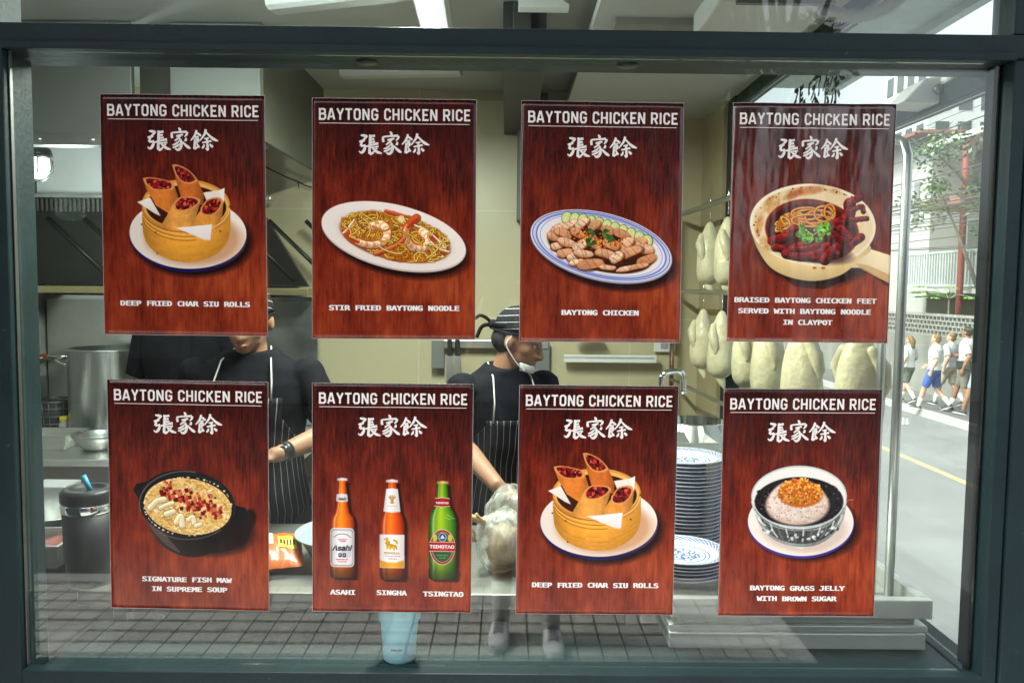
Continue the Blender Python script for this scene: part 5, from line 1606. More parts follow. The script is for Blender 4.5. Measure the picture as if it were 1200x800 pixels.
tp = thing('steel_tray', 'shallow steel tray on the range at the far left', 'tray', (D(60, 530, 3.85).x, 2.02, .8605))
MB().loft([[Vector((sx * (.15 - a), sy * (.11 - a), z)) for sx, sy in ((-1, -1), (1, -1), (1, 1), (-1, 1))] for a, z in ((.02, 0), (.006, .065), (0, .067), (0, .072), (.012, .072), (.025, .006))]).build('pan_body', STEEL, tp, bevel=.002)
sh = thing('seasoning_bottle', 'small clear bottle with a yellow cap on the range', 'bottle', (D(76, 505, 4.1).x, 2.3, .8605))
MB().lathe([(.0001, 0), (.026, 0), (.028, .004), (.028, .06), (.022, .075), (.022, .08)], 24).build('bottle_body', mat('cloudy plastic', (.42, .44, .42), .25), sh, True)
MB().lathe([(.024, .076), (.024, .10), (.0001, .10)], 24).build('cap', mat('yellow cap', (.6, .5, .03), .4), sh, True)
wv = thing('strainer_basket', 'dark wire strainer basket resting on the range', 'strainer', (D(66, 490, 4.25).x, 2.45, .8605))
wm = MB()
for z, r_ in ((.0, .085), (.04, .09), (.08, .095), (.12, .10), (.155, .104), (.16, .104)):
    wm.tube([(r_ * math.cos(t), r_ * math.sin(t), z + .004) for t in np.linspace(0, 6.2832, 25)], .0035, 6)
for k in range(18):
    a = k * math.pi / 9
    wm.tube([(.085 * math.cos(a), .085 * math.sin(a), .004), (.104 * math.cos(a), .104 * math.sin(a), .165)], .002, 5)
wm.build('wire_body', STEELD, wv, True)
MB().lathe([(.0001, .003), (.083, .003), (.10, .15), (.101, .15), (.085, .0), (.0001, .0)], 24).build('mesh_liner', mat('dark mesh', (.06, .06, .058), .5, .4), wv, True)
gt = thing('gas_tap', 'brass gas valve with a red handle on the steel splash panel', 'valve', D(46, 420, 4.35))
MB().tube([(0, .1, .0), (0, -.02, 0), (-.005, -.05, -.02), (-.02, -.06, -.1), (-.03, -.06, -.2)], [.012, .014, .012, .009, .009], 10).build('pipe', mat('aged brass', (.33, .27, .14), .35, .9), gt, True)
MB().cbox((.015, -.03, .02), (.09, .02, .016)).build('handle', REDK, gt, bevel=.004)
MB().tube([D(33, 416, 4.4) - gt.location, D(86, 418, 4.4) - gt.location], .006, 8).build('rail', CHROME, gt, True)
# items on the tiled wall
kr = thing('knife_rack', 'steel wall rail with a grey board behind the chef in the middle', 'rack', D(560, 412, 4.45))
o_ = kr.location
def wb(t, name, x0, y0, x1, y1, d, th, m, bevel=.003):
    a = D(x0, y1, d) - t.location; b = D(x1, y0, d) - t.location
    return MB().box((a.x, a.y - th, a.z), (b.x, a.y, b.z)).build(name, m, t, bevel=bevel)
wb(kr, 'rail', 520, 399, 642, 407, 4.46, .03, STEEL)
wb(kr, 'board', 506, 399, 521, 431, 4.44, .02, mat('grey board', (.17, .175, .17), .5))
wb(kr, 'board', 614, 400, 644, 440, 4.46, .02, mat('grey board', (.17, .175, .17), .5))
for px, lab, s in ((527, 'black handled knife on the wall rail, left of the pair', 1), (536, 'black handled knife on the wall rail, right of the pair', .95)):
    kn = thing('kitchen_knife', lab, 'knife', D(px, 412, 4.40), 0, 'knives on the wall rail')
    MB().prism([(-.02, -.02), (.016, -.02), (.02, -.16), (.0, -.19), (-.02, -.17)], -.0015, .0015, Matrix.Rotation(R(90), 4, 'X') @ Matrix.Scale(1, 4)).build('blade', STEEL, kn)
    MB().cbox((0, -.004, .03), (.026, .018, .10)).build('handle', BLACKP, kn, bevel=.005)
ws = thing('wall_shelf', 'slim white aluminium rail fixed on the tiled wall', 'shelf', D(715, 420, 4.4))
wb(ws, 'rail', 660, 416, 768, 423.5, 4.44, .04, WHITE)
wb(ws, 'groove', 661, 418.6, 767, 420, 4.402, .002, STEELD, .0005)
hb_ = thing('hanging_bag', 'crumpled clear bag with purple print hung on the wall below the chicken poster', 'bag', D(688, 400, 4.38))
lump((0, 0, -.02), (.085, .04, .075), 6).build('bag_body', mat('clear film with print', (.5, .46, .48), .25, var=.5, scale=18), hb_, True)
lump((-.035, -.01, -.0), (.045, .04, .05), 8).build('contents', mat('purple contents', (.16, .05, .09), .4, var=.5, scale=30), hb_, True)
lump
hb_.location.z += .02
so = thing('wall_socket', 'white socket plate on the tiled wall', 'socket', D(778, 404, 4.46))
wb(so, 'plate', 766, 396, 791, 412, 4.48, .015, WHITEP)
wb(so, 'button', 774, 400, 783, 408, 4.465, .006, mat('grey button', (.35, .35, .34), .5), .001)
cl = single('wall_cable', MB().tube(cr([tuple(D(x, y, 4.46)) for x, y in ((310, 195), (330, 205), (349, 213), (366, 220), (420, 232))], 8), .004, 8).tube([tuple(D(349, 213, 4.46)), tuple(D(350.5, 221, 4.46))], .003, 6), BLACKP, 'thin black cable sagging across the back wall', 'cable', smooth=True)
# ------------------------------------------------------------------ outside: pavements, street, far side, reflections
ZP, ZR = -.80, -.93
TILE = mat('grey paving tile', (.22, .215, .20), .55)
_n = TILE.node_tree.nodes; _l = TILE.node_tree.links
bk = _n.new('ShaderNodeTexBrick'); bk.offset = 0
bk.inputs['Color1'].default_value = (.56, .55, .50, 1); bk.inputs['Color2'].default_value = (.48, .47, .43, 1); bk.inputs['Mortar'].default_value = (.04, .04, .038, 1)
bk.inputs['Scale'].default_value = 1; bk.inputs['Brick Width'].default_value = .112; bk.inputs['Row Height'].default_value = .0472; bk.inputs['Mortar Size'].default_value = .0038
tc_ = _n.new('ShaderNodeTexCoord'); mp_ = _n.new('ShaderNodeMapping'); mp_.inputs['Scale'].default_value = (1, .4, 1); _l.new(tc_.outputs['Object'], mp_.inputs[0]); _l.new(mp_.outputs[0], bk.inputs['Vector']); _l.new(bk.outputs['Color'], _n['Principled BSDF'].inputs['Base Color'])
single('front_pavement', MB().box((-6, -2.5, -.12), (1.28, -.021, 0)), TILE, None, None, 'structure')
ROAD = mat('worn concrete road', (.165, .17, .17), .75, var=.22, scale=.7, bump=.25, bscale=40)
tag(MB().add([(-60, -80, ZR), (120, -80, ZR), (120, 140, ZR), (-60, 140, ZR)], [(0, 1, 2, 3)]).build('road', ROAD), kind='structure')
tag(MB().box((-60, -14.9, ZR - .05), (4.0, -2.63, ZR + .004)).build('asphalt_road', mat('dark asphalt', (.040, .040, .042), .85, var=.2, scale=4, bump=.3, bscale=120)), kind='structure')
yq = [PZ(1053, 531, ZR), PZ(1148, 574, ZR)]
xl_ = (yq[0].x + yq[1].x) / 2
tag(MB().box((xl_ - .06, -30, ZR + .001), (xl_ + .06, 60, ZR + .006)).build('road_marking', mat('faded yellow road paint', (.36, .31, .17), .7, var=.25, scale=5)), kind='structure')
XK = PZ(1100, 486, ZP).x
PAVE = mat('grey street pavement', (.115, .114, .112), .8, var=.25, scale=2, bump=.2)
tag(MB().box((XK + .12, -40, ZR - .1), (XK + 60, 110, ZP)).build('pavement', PAVE), kind='structure')
tag(MB().box((XK, -40, ZR - .1), (XK + .119, 110, ZP + .005)).build('kerb', mat('pale kerb', (.36, .36, .35), .7, var=.2)), kind='structure')
tag(MB().box((-6, -2.62, ZR - .1), (1.40, -2.501, .004)).box((1.281, -2.5, ZR - .1), (1.40, 3.4, .004)).build('shop_kerb', mat('pale kerb', (.36, .36, .35), .7, var=.2)), kind='structure')

# breeze block wall along the far pavement
XWALL = XK + 1.5
BW = thing('breeze_block_wall', 'long grey concrete wall with pierced breeze blocks on top, behind the walkers', 'wall', (XWALL, 20, ZP))
CON = mat('stained concrete', (.20, .20, .185), .8, var=.35, scale=1.6, stretch=(1, 1, .4))
zt0, zt1 = .62, 1.02
MB().box((-.0, -12, 0), (.14, 30, zt0 - ZP)).build('wall_base', CON, BW)
wmb = MB()
zz0 = zt0 - ZP + .002
for r_ in range(4):
    z = zz0 + r_ * .115
    wmb.box((0, -12, z), (.12, 30, z + .028))
    for k in range(150):
        y = -12 + k * .17 + (r_ % 2) * .085
        wmb.box((.002, y, z + .0285), (.118, y + .035, z + .1145))
wmb.box((-.01, -12, zz0 + .46), (.13, 30, zz0 + .52))
wmb.build('pierced_blocks', mat('pale breeze block', (.28, .28, .265), .8, var=.15), BW)

# white house with a balcony
HX = XWALL + 2.0
def yat(px, X): return (F * X / (px - 594)) - 1.8
HS = thing('white_house', 'white house with a slatted grey balcony and a red brown roof edge', 'house', (HX, yat(1100, HX), ZP))
o_ = HS.location
WPL = mat('white house plaster', (.40, .40, .385), .8, var=.10, scale=2)
yl, yr = yat(1062, HX), yat(1185, HX)
def hz(px, py, X):
    return PX(px, py, X).z
def hbx(name, x0, x1, y0, y1, z0, z1, m, parent=HS, bevel=0):
    return MB().box((x0 - o_.x, y0 - o_.y, z0 - o_.z), (x1 - o_.x, y1 - o_.y, z1 - o_.z)).build(name, m, parent, bevel=bevel)
zroof = hz(1070, 168, HX)
zb0, zb1 = hz(1120, 338, HX - 1), hz(1120, 293, HX - 1)
yc = yat(1086, HX)
hbx('wall', HX, HX + 6, yc, yl + 5, ZP, zroof, WPL)
hbx('wall', HX + 1.0, HX + 6, yr - 3, yc - .01, ZP, zroof - .5, mat('shaded recess wall', (.12, .13, .13), .8))  # shade of the balcony recess is put into this wall's dark colour
hbx('roof', HX - .6, HX + 6.4, yc - .4, yl + 5.4, zroof + .01, zroof + .10, mat('red brown roof', (.24, .10, .075), .7))
hbx('roof', HX - .4, HX + 6.4, yr - 3, yc - .42, zroof - .48, zroof - .32, WPL)
hbx('balcony_slab', HX - 1, HX + .99, yr - 3, yc - .02, zb0 - .12, zb0, WPL)
rl = MB()
for z in (zb1, zb0 + .10):
    rl.box((HX - .98 - o_.x, yr - 3 - o_.y, z - .05 - o_.z), (HX - .93 - o_.x, yc - .05 - o_.y, z - o_.z))
y = yr - 3
while y < yc - .1:
    rl.box((HX - .97 - o_.x, y - o_.y, zb0 + .101 - o_.z), (HX - .94 - o_.x, y + .045 - o_.y, zb1 - .051 - o_.z)); y += .13
rl.build('balcony_railing', mat('pale grey railing', (.42, .47, .47), .5), HS)
for px0, px1, py0, py1 in ((1098, 1118, 232, 290), (1134, 1158, 236, 290)):
    a = PX(px0, py1, HX + 1.0); b = PX(px1, py0, HX + 1.0)
    wf = hbx('window', HX + .95, HX + .995, b.y, a.y, zb0 + .3, zb0 + 2.0, mat('grey window frame', (.2, .21, .2), .5))
    MB().box((HX + .93 - o_.x, b.y + .08 - o_.y, zb0 + .36 - o_.z), (HX + .948 - o_.x, a.y - .08 - o_.y, zb0 + 1.94 - o_.z)).build('pane', mat('dark street glass', (.06, .075, .075), .15), wf)
wf = hbx('window', HX - .03, HX - .001, yat(1073, HX), yat(1067, HX), zb1 + 1.0, zb1 + 2.2, mat('grey window frame', (.2, .21, .2), .5))
hbx('awning', HX - .9, HX + .9, yat(1170, HX), yat(1112, HX), hz(1130, 246, HX), hz(1130, 236, HX), mat('pink red awning', (.32, .12, .10), .6))
rp_ = PX(1125, 330, HX - 1.3)
single('red_post', MB().tube([(rp_.x, rp_.y, ZP), (rp_.x, rp_.y, PX(1130, 165, rp_.x).z)], .075, 12), mat('dark red post paint', (.20, .035, .03), .6), 'dark red steel post standing in front of the house balcony', 'post', smooth=True)
# far tower
ft_ = thing('tower_block', 'pale tower block far behind the white house', 'tower', (24, 42, ZP))
MB().box((-2.5, -2.5, 0), (2.5, 2.5, 15.5)).build('wall', mat('pale tower render', (.55, .56, .56), .8), ft_)
tw = MB()
for k in range(8):
    for j in range(4):
        tw.box((-2.53, -2.1 + j * 1.15, 2.2 + k * 1.6), (-2.501, -1.4 + j * 1.15, 3.2 + k * 1.6)); tw.box((-2.1 + j * 1.15, -2.53, 2.2 + k * 1.6), (-1.4 + j * 1.15, -2.501, 3.2 + k * 1.6))
tw.build('windows', mat('dark street glass', (.06, .075, .075), .15), ft_)
# low grey building closing the street behind the hung birds
gb = thing('grey_building', 'low grey building far down the street behind the hung birds', 'building', (10.5, 46, ZR))
MB().box((-9, 0, 0), (9, 8, 8.5)).build('wall', mat('grey render', (.36, .37, .36), .8, var=.15, scale=.8), gb)
gw = MB()
for k in range(3):
    for j in range(7):
        gw.box((-8 + j * 2.4, -.04, 1.2 + k * 2.4), (-6.7 + j * 2.4, -.001, 2.7 + k * 2.4))
gw.build('windows', mat('dark street glass', (.06, .075, .075), .15), gb)

# ---- trees
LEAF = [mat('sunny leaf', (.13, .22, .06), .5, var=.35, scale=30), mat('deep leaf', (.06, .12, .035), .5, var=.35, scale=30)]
BARK = mat('grey bark', (.14, .12, .09), .85, var=.3, scale=20)
def leaf_cloud(rg, clumps, n, size):
    mb = MB()
    for _ in range(n):
        c, r = clumps[rg.randrange(len(clumps))]
        d = Vector((rg.gauss(0, 1), rg.gauss(0, 1), rg.gauss(0, .8))).normalized() * r * (rg.random() ** .45)
        p = Vector(c) + d
        a = Vector((rg.uniform(-1, 1), rg.uniform(-1, 1), rg.uniform(-.8, .3))).normalized() * size * rg.uniform(.6, 1.3)
        b = a.cross(Vector((rg.uniform(-1, 1), rg.uniform(-1, 1), 1))).normalized() * size * .28
        mb.add([p, p + a * .5 + b, p + a, p + a * .5 - b], [(0, 1, 2, 3)])
    return mb
def tree(label, base, h, cr_, n, seed, size=.11, grp=None, squash=1.0):
    rg = random.Random(seed)
    t = thing('street_tree', label, 'tree', base, 0, grp)
    tk = MB(); top = Vector((rg.uniform(-.2, .2), rg.uniform(-.2, .2), h))
    tk.tube([(0, 0, 0), (.05, .03, h * .3), tuple(top * .62), tuple(top * .9)], [h * .03, h * .024, h * .017, h * .008], 9)
    cl = []
    for k in range(13):
        a = rg.uniform(0, 6.28); rr_ = cr_ * rg.uniform(.25, 1); z = h * rg.uniform(.55, 1.05)
        c = Vector((rr_ * math.cos(a), rr_ * math.sin(a), z)); cl.append((c, cr_ * rg.uniform(.22, .42)))
        s_ = top * rg.uniform(.4, .8)
        tk.tube([tuple(s_), tuple((s_ + c) / 2 + Vector((0, 0, .1))), tuple(c)], [h * .010, h * .007, h * .003], 6)
    tk.build('trunk', BARK, t, True)
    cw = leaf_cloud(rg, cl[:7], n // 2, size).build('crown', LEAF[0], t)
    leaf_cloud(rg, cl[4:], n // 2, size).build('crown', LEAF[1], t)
    return t
q = PX(1150, 200, XWALL + .9)
tree('loose leafy tree rising above the breeze block wall near the red post', (XWALL + .9, q.y - .3, ZP), q.z - ZP + .5, 1.55, 2600, 3, .13)
q = PX(1036, 300, 12.5)
tree('dark leafy tree down the street behind the rack\'s front post', (13.0, q.y + 1, ZP), 5.4, 1.6, 4200, 5, .16)
tree('tall leafy tree further down the street behind the hung birds', (12.5, 40, ZP), 7.5, 2.6, 4000, 8, .25)
# papaya plant
pp = PX(1111, 372, XWALL + .6)
pa = thing('papaya_plant', 'young papaya plant with spread pale green leaves over the wall', 'plant', (pp.x, pp.y, ZP))
hp_ = PX(1111, 348, XWALL + .6).z - ZP
MB().tube([(0, 0, 0), (.02, 0, hp_ * .6), (0, 0, hp_)], [.04, .03, .02], 8).build('stem', BARK, pa, True)
rg = random.Random(4); lf = MB(); st = MB()
for k in range(15):
    a = k * 2.4; L = rg.uniform(.45, .85); up = rg.uniform(-.05, .28)
    e = Vector((L * math.cos(a), L * math.sin(a), hp_ + up))
    st.tube([(0, 0, hp_ - .05), tuple(e * .5 + Vector((0, 0, hp_ * .5 + .06))), tuple(e)], .009, 5)
    for j in range(7):
        b = a + (j - 3) * .55; l2 = rg.uniform(.22, .34) * (1 - .08 * abs(j - 3))
        tip = e + Vector((l2 * math.cos(b), l2 * math.sin(b), -.05)); sd = Vector((-math.sin(b), math.cos(b), 0)) * .055
        md_ = (e + tip) / 2 + Vector((0, 0, .02))
        lf.add([e, md_ + sd, tip, md_ - sd], [(0, 1, 2, 3)])
st.build('stalks', mat('green stalk', (.16, .24, .06), .5), pa); lf.build('leaves', mat('pale fresh leaf', (.20, .34, .06), .5, var=.2, scale=20), pa)
# overhead cables strung along the street
rg = random.Random(12)
for i in range(24):
    x = XK - .3 + rg.uniform(-.5, .5); z = rg.uniform(2.35, 3.9) if i < 21 else rg.uniform(4.2, 5.2)
    pts = []
    dz = rg.uniform(-.25, .25)
    for k in range(25):
        y = -6 + k * 2.2
        s_ = ((y - 12) / 14) ** 2
        pts.append((x + .05 * math.sin(y + i), y, z + dz * (y - 12) / 14 + .22 * min(s_, 2.5)))
    o = MB().tube(pts, rg.choice((.006, .008, .012)), 6).build('overhead_cable', mat('weathered grey cable', (.07, .07, .072), .6), None, True)
    tag(o, 'black overhead cable strung along the street above the walkers', 'cable', 'overhead cables along the street')
# canopy over the side pavement
single('side_canopy', MB().box((1.30, -.2, 2.90), (1.98, 3.2, 2.98)).box((1.95, -.2, 2.86), (2.0, 3.2, 2.899)), mat('pale green canopy', (.42, .52, .48), .6), 'pale green canopy outside the side window', 'canopy')

# ---- behind the camera, seen only as reflections in the glass
single('front_canopy', MB().box((-4, -.85, 3.05), (1.25, -.05, 3.12)).box((-4, -.90, 2.95), (1.25, -.851, 3.16)), mat('dark canopy cloth', (.05, .07, .065), .7), 'dark canopy over the shop front', 'canopy')
ob = thing('opposite_shophouse', 'dark shophouse across the road mirrored faintly in the window', 'building', (-5, -15, ZR))
MB().box((-14, -6, 0), (10.2, 0, 9.5)).build('wall', mat('dark shophouse render', (.03, .03, .028), .9, var=.2, scale=.6, spec=.1), ob)
ow = MB(); of = MB()
for k in range(3):
    for j in range(7):
        ow.box((-13 + j * 3.1, .001, 1.0 + k * 3), (-11 + j * 3.1, .03, 2.6 + k * 3))
ow.build('windows', mat('dark street glass', (.06, .075, .075), .15), ob)
ob2 = thing('opposite_shophouse', 'pale shophouse across the road mirrored in the window\'s right half', 'building', (10.2, -16, ZR))
MB().box((-4.4, -6, 0), (4, 0, 3.3)).build('wall', mat('pale shophouse render', (.40, .41, .40), .8, var=.1, scale=.6), ob2)
ow = MB()
for k in range(1):
    for j in range(3):
        ow.box((-3.8 + j * 2.6, .001, 1.0 + k * 2.6), (-2.2 + j * 2.6, .03, 2.5 + k * 2.6))
ow.build('windows', mat('dark street glass', (.06, .075, .075), .15), ob2)

single('partition_wall', MB().box((-2.05, -.9, 0), (-1.90, -.05, 3.04)), mat('dark shade panel paint', (.05, .055, .055), .7), 'dark partition wall beside the shop front, left of the window', 'wall')  # unseen panel added to keep daylight off the window's left side
tree('broad leafy tree across the road behind the photographer', (4.9, -13.2, ZR), 9.0, 2.0, 2400, 15, .3)  # added to break up the hard edge of the mirrored shophouse
# ------------------------------------------------------------------ people
SKINS = {k: mat('skin ' + k, c, .5, var=.07, scale=25, bump=.05, bscale=200, sss=.1) for k, c in (('tan', (.29, .15, .088)), ('fair', (.52, .32, .23)), ('brown', (.30, .155, .09)))}
HAIRM = mat('black hair', (.012, .010, .009), .5, var=.3, scale=60, stretch=(1, 1, .2), bump=.4, bscale=120)
HAIRB = mat('brown hair', (.16, .085, .035), .5, var=.3, scale=60, stretch=(1, 1, .2), bump=.4, bscale=120)
EYEW = mat('eye white', (.7, .68, .65), .25); EYEB = mat('dark iris', (.02, .012, .008), .15)
LIP = mat('lips', (.36, .15, .12), .4)
def stripes(name, base, line, freq, width=.10, axis=0):
    m = mat(name, base, .85, var=.2, scale=20, spec=.1, bump=.4, bscale=18)
    n = m.node_tree.nodes; l = m.node_tree.links
    src = n['Principled BSDF'].inputs['Base Color'].links[0].from_socket
    uv = n.new('ShaderNodeUVMap'); uv.uv_map = 'uv'
    sx = n.new('ShaderNodeSeparateXYZ'); l.new(uv.outputs[0], sx.inputs[0])
    a = n.new('ShaderNodeMath'); a.operation = 'MULTIPLY'; a.inputs[1].default_value = freq; l.new(sx.outputs[axis], a.inputs[0])
    b = n.new('ShaderNodeMath'); b.operation = 'FRACT'; l.new(a.outputs[0], b.inputs[0])
    c = n.new('ShaderNodeMath'); c.operation = 'LESS_THAN'; c.inputs[1].default_value = width; l.new(b.outputs[0], c.inputs[0])
    x = n.new('ShaderNodeMix'); x.data_type = 'RGBA'; l.new(c.outputs[0], x.inputs[0]); l.new(src, x.inputs[6]); x.inputs[7].default_value = (*line, 1)
    l.new(x.outputs[2], n['Principled BSDF'].inputs['Base Color'])
    return m
APRON = stripes('pinstriped black cloth', (.012, .012, .015), (.40, .40, .39), 1.0, .062)

def hand(mb, wrist, dirv, palm_n, curl=.5, s=1.0, side=1):
    """palm, four fingers of unequal length and a thumb; dirv points to the fingers, palm_n out of the palm"""
    d = Vector(dirv).normalized(); n = Vector(palm_n); n = (n - d * n.dot(d)).normalized(); a = d.cross(n) * side
    w = Vector(wrist)
    M = Matrix((a, d, n)).transposed()
    mb.ball(w + d * .045 * s, (.040 * s, .052 * s, .016 * s), M, 14, 8)
    for i, (off, L) in enumerate(((-.029, .068), (-.010, .078), (.010, .074), (.028, .058))):
        p = w + d * .085 * s + a * off * s; pts = [p - d * .02 * s, p]; th = .12
        for k, f_ in enumerate((.45, .32, .23)):
            th += curl * (.9 if k else .5)
            p = p + (d * math.cos(th) + n * math.sin(th)) * L * f_ * s + a * off * .06
            pts.append(p)
        mb.tube(pts, [.0095 * s, .0095 * s, .0088 * s, .008 * s, .0066 * s], 9, round_caps=True)
    p = w + d * .022 * s - a * .030 * s
    mb.tube([p + a * .012 * s, p - a * .016 * s + d * .016 * s + n * .008 * s, p - a * .026 * s + d * .044 * s + n * .016 * s, p - a * .022 * s + d * .066 * s + n * .024 * s], [.014 * s, .012 * s, .0098 * s, .007 * s], 9, round_caps=True)

TORSO = [(.84, .150, .100, .0), (.92, .168, .115, .0), (1.02, .150, .105, .0), (1.10, .142, .100, 0), (1.20, .158, .108, 0), (1.30, .176, .112, .0), (1.37, .178, .100, .008), (1.42, .150, .080, .012), (1.455, .095, .066, .014), (1.49, .062, .058, .012)]
def human(label, loc, rz, sc=1.0, skin='tan', lean=0.0, head=(0, 0, 0), arms=None, legs=None, hair=HAIRM, hair_style='short', voxel=.007,
          shirt=None, sleeve=.55, bottom=None, bottom_len=1.0, socks=None, shoes=None, width=1.0, face=True, curl=(.5, .5), palms=None, group=None, hem=.90):
    """facing -Y. head=(yaw,pitch,roll) degrees, yaw + turns to the viewer's right. arms: {side:(elbow,wrist,handdir)} in local metres"""
    t = thing('person', label, 'person', loc, rz, group)
    t.scale = (sc, sc, sc)
    piv = Vector((0, 0, .95)); ML = Matrix.Translation(piv) @ Matrix.Rotation(lean, 4, 'X') @ Matrix.Translation(-piv)
    def up(p): return ML @ Vector(p)
    def torso(mb, off, z0, z1, n=28):
        zs = [z0] + [r_[0] for r_ in TORSO if z0 + .005 < r_[0] < z1 - .005] + [z1]
        rings = []
        for z in zs:
            rx = np.interp(z, [r_[0] for r_ in TORSO], [r_[1] for r_ in TORSO]) * width + off
            ry = np.interp(z, [r_[0] for r_ in TORSO], [r_[2] for r_ in TORSO]) * (1 + (width - 1) * 1.2) + off
            yo = np.interp(z, [r_[0] for r_ in TORSO], [r_[3] for r_ in TORSO])
            rings.append([up((rx * math.copysign(abs(math.cos(a)) ** .85, math.cos(a)), ry * math.sin(a) + yo, z)) for a in np.linspace(0, 2 * math.pi, n, endpoint=False)])
        mb.loft(rings)
    neck0 = up((0, .012, 1.42)); nb = up((0, .010, 1.47))
    HM = Matrix.Translation(nb) @ Euler((R(-head[1]) * -1, R(head[2]), R(head[0])), 'XYZ').to_matrix().to_4x4()
    H3 = HM.to_3x3()
    def hd(p): return HM @ Vector(p)
    HC = (0, -.018, .125)
    b = MB()
    torso(b, 0, .84, 1.455)
    b.tube([tuple(neck0), tuple(hd((0, -.0, .03))), tuple(hd((0, -.012, .09)))], [.062, .054, .054], 16)
    b.ball(hd((0, .0, .145)), (.074, .094, .098), H3, 24, 16)
    b.ball(hd((0, -.040, .085)), (.056, .056, .070), H3, 20, 14)
    b.ball(hd((0, -.066, .038)), (.030, .026, .020), H3, 12, 8)
    for s in (-1, 1):
        b.ball(hd((s * .040, -.050, .105)), (.026, .034, .03), H3, 12, 8)
        b.ball(hd((s * .032, -.078, .148)), (.026, .016, .010), H3, 12, 8)
        b.ball(hd((s * .076, .008, .112)), (.010, .020, .032), H3, 12, 8)
    b.tube([tuple(hd((0, -.090, .140))), tuple(hd((0, -.104, .112))), tuple(hd((0, -.113, .092)))], [.010, .013, .016], 10, round_caps=True)
    for s in (-1, 1): b.ball(hd((s * .014, -.100, .090)), (.011, .013, .010), H3, 8, 6)
    b.tube([tuple(hd((-.022, -.088, .062))), tuple(hd((0, -.098, .065))), tuple(hd((.022, -.088, .062)))], [.006, .010, .006], 8, round_caps=True)
    b.tube([tuple(hd((-.018, -.088, .054))), tuple(hd((0, -.096, .051))), tuple(hd((.018, -.088, .054)))], [.005, .010, .005], 8, round_caps=True)
    arms = arms or {}
    AR = {}
    for s in (-1, 1):
        sh = up((s * .178 * width, .008, 1.385))
        el, wr, hdir = arms.get(s, ((s * .24, .02, 1.10), (s * .25, -.05, .86), (0, -.1, -1)))
        el, wr = Vector(el), Vector(wr)
        AR[s] = (sh, el, wr)
        b.tube([tuple(up((s * .10 * width, .008, 1.37))), tuple(sh), tuple(sh.lerp(el, .35)), tuple(el)], [.062, .058, .050, .040], 14)
        b.ball(sh, .060, None, 14, 10)
        b.tube([tuple(sh.lerp(el, .8)), tuple(el), tuple(el.lerp(wr, .3)), tuple(wr), tuple(wr + Vector(hdir).normalized() * .02)], [.040, .040, .042, .027, .026], 14)
        pn_ = (palms or {}).get(s, (-s, 0, 0))
        hand(b, wr, hdir, pn_, curl[0 if s < 0 else 1], 1.0, s)
    legs = legs or {}
    LG = {}
    for s in (-1, 1):
        hp = Vector((s * .088 * width, 0, .90))
        kn, an, toe = legs.get(s, ((s * .095, -.015, .49), (s * .10, .02, .085), (s * .03, -1, 0)))
        kn, an, toe = Vector(kn), Vector(an), Vector(toe).normalized()
        LG[s] = (hp, kn, an, toe)
        b.tube([tuple(hp), tuple(hp.lerp(kn, .4)), tuple(kn), tuple(kn.lerp(an, .35)), tuple(an)], [.094 * width, .080 * width, .054, .055, .036], 16)
        b.ball(an - Vector((0, 0, .035)) - toe * .015, .035, None, 12, 8)
        b.tube([tuple(an - Vector((0, 0, .04))), tuple(an + toe * .08 - Vector((0, 0, .058))), tuple(an + toe * .14 - Vector((0, 0, .066)))], [.034, .026, .018] if shoes else [.036, .034, .024], 12, round_caps=True)
    remeshed(b, 'body', SKINS[skin], t, voxel, 2)
    if face:
        for s in (-1, 1):
            MB().ball(hd((s * .031, -.0845, .128)), (.0115, .008, .006), H3, 12, 8).build('eye', EYEW, t, True)
            MB().ball(hd((s * .031 + .002, -.0905, .1275)), (.0052, .004, .0052), H3, 10, 8).build('iris', EYEB, t, True)
            MB().tube([tuple(hd((s * .014, -.0945, .150))), tuple(hd((s * .032, -.0945, .157))), tuple(hd((s * .050, -.082, .150)))], [.003, .004, .0025], 6, round_caps=True).build('eyebrow', HAIRM, t, True)
            MB().tube([tuple(hd((s * .018, -.091, .130))), tuple(hd((s * .031, -.0955, .1345))), tuple(hd((s * .044, -.087, .130)))], .0022, 6, round_caps=True).build('eyelid', HAIRM, t, True)
        MB().tube([tuple(hd((-.023, -.0895, .0585))), tuple(hd((-.008, -.103, .0615))), tuple(hd((0, -.1045, .060))), tuple(hd((.008, -.103, .0615))), tuple(hd((.023, -.0895, .0585)))], [.002, .0045, .0045, .0045, .002], 8, round_caps=True).build('upper_lip', LIP, t, True)
        MB().tube([tuple(hd((-.019, -.090, .054))), tuple(hd((0, -.1025, .051))), tuple(hd((.019, -.090, .054)))], [.002, .006, .002], 8, round_caps=True).build('lower_lip', LIP, t, True)
    # hair
    if hair is not None:
        h = MB()
        h.ball(hd((0, .012, .156)), (.0775, .091, .091), H3, 24, 16)
        if hair_style == 'long':
            h.tube([tuple(hd((0, .06, .15))), tuple(hd((0, .085, .06))), tuple(hd((0, .09, -.08)))], [.075, .07, .045], 14)
        else:
            h.ball(hd((0, .035, .105)), (.072, .066, .062), H3, 20, 12)
        if hair_style == 'bun': h.ball(hd((0, .09, .17)), .04, None, 14, 10)
        remeshed(h, 'hair', hair, t, max(voxel, .008), 2)
    g = {}
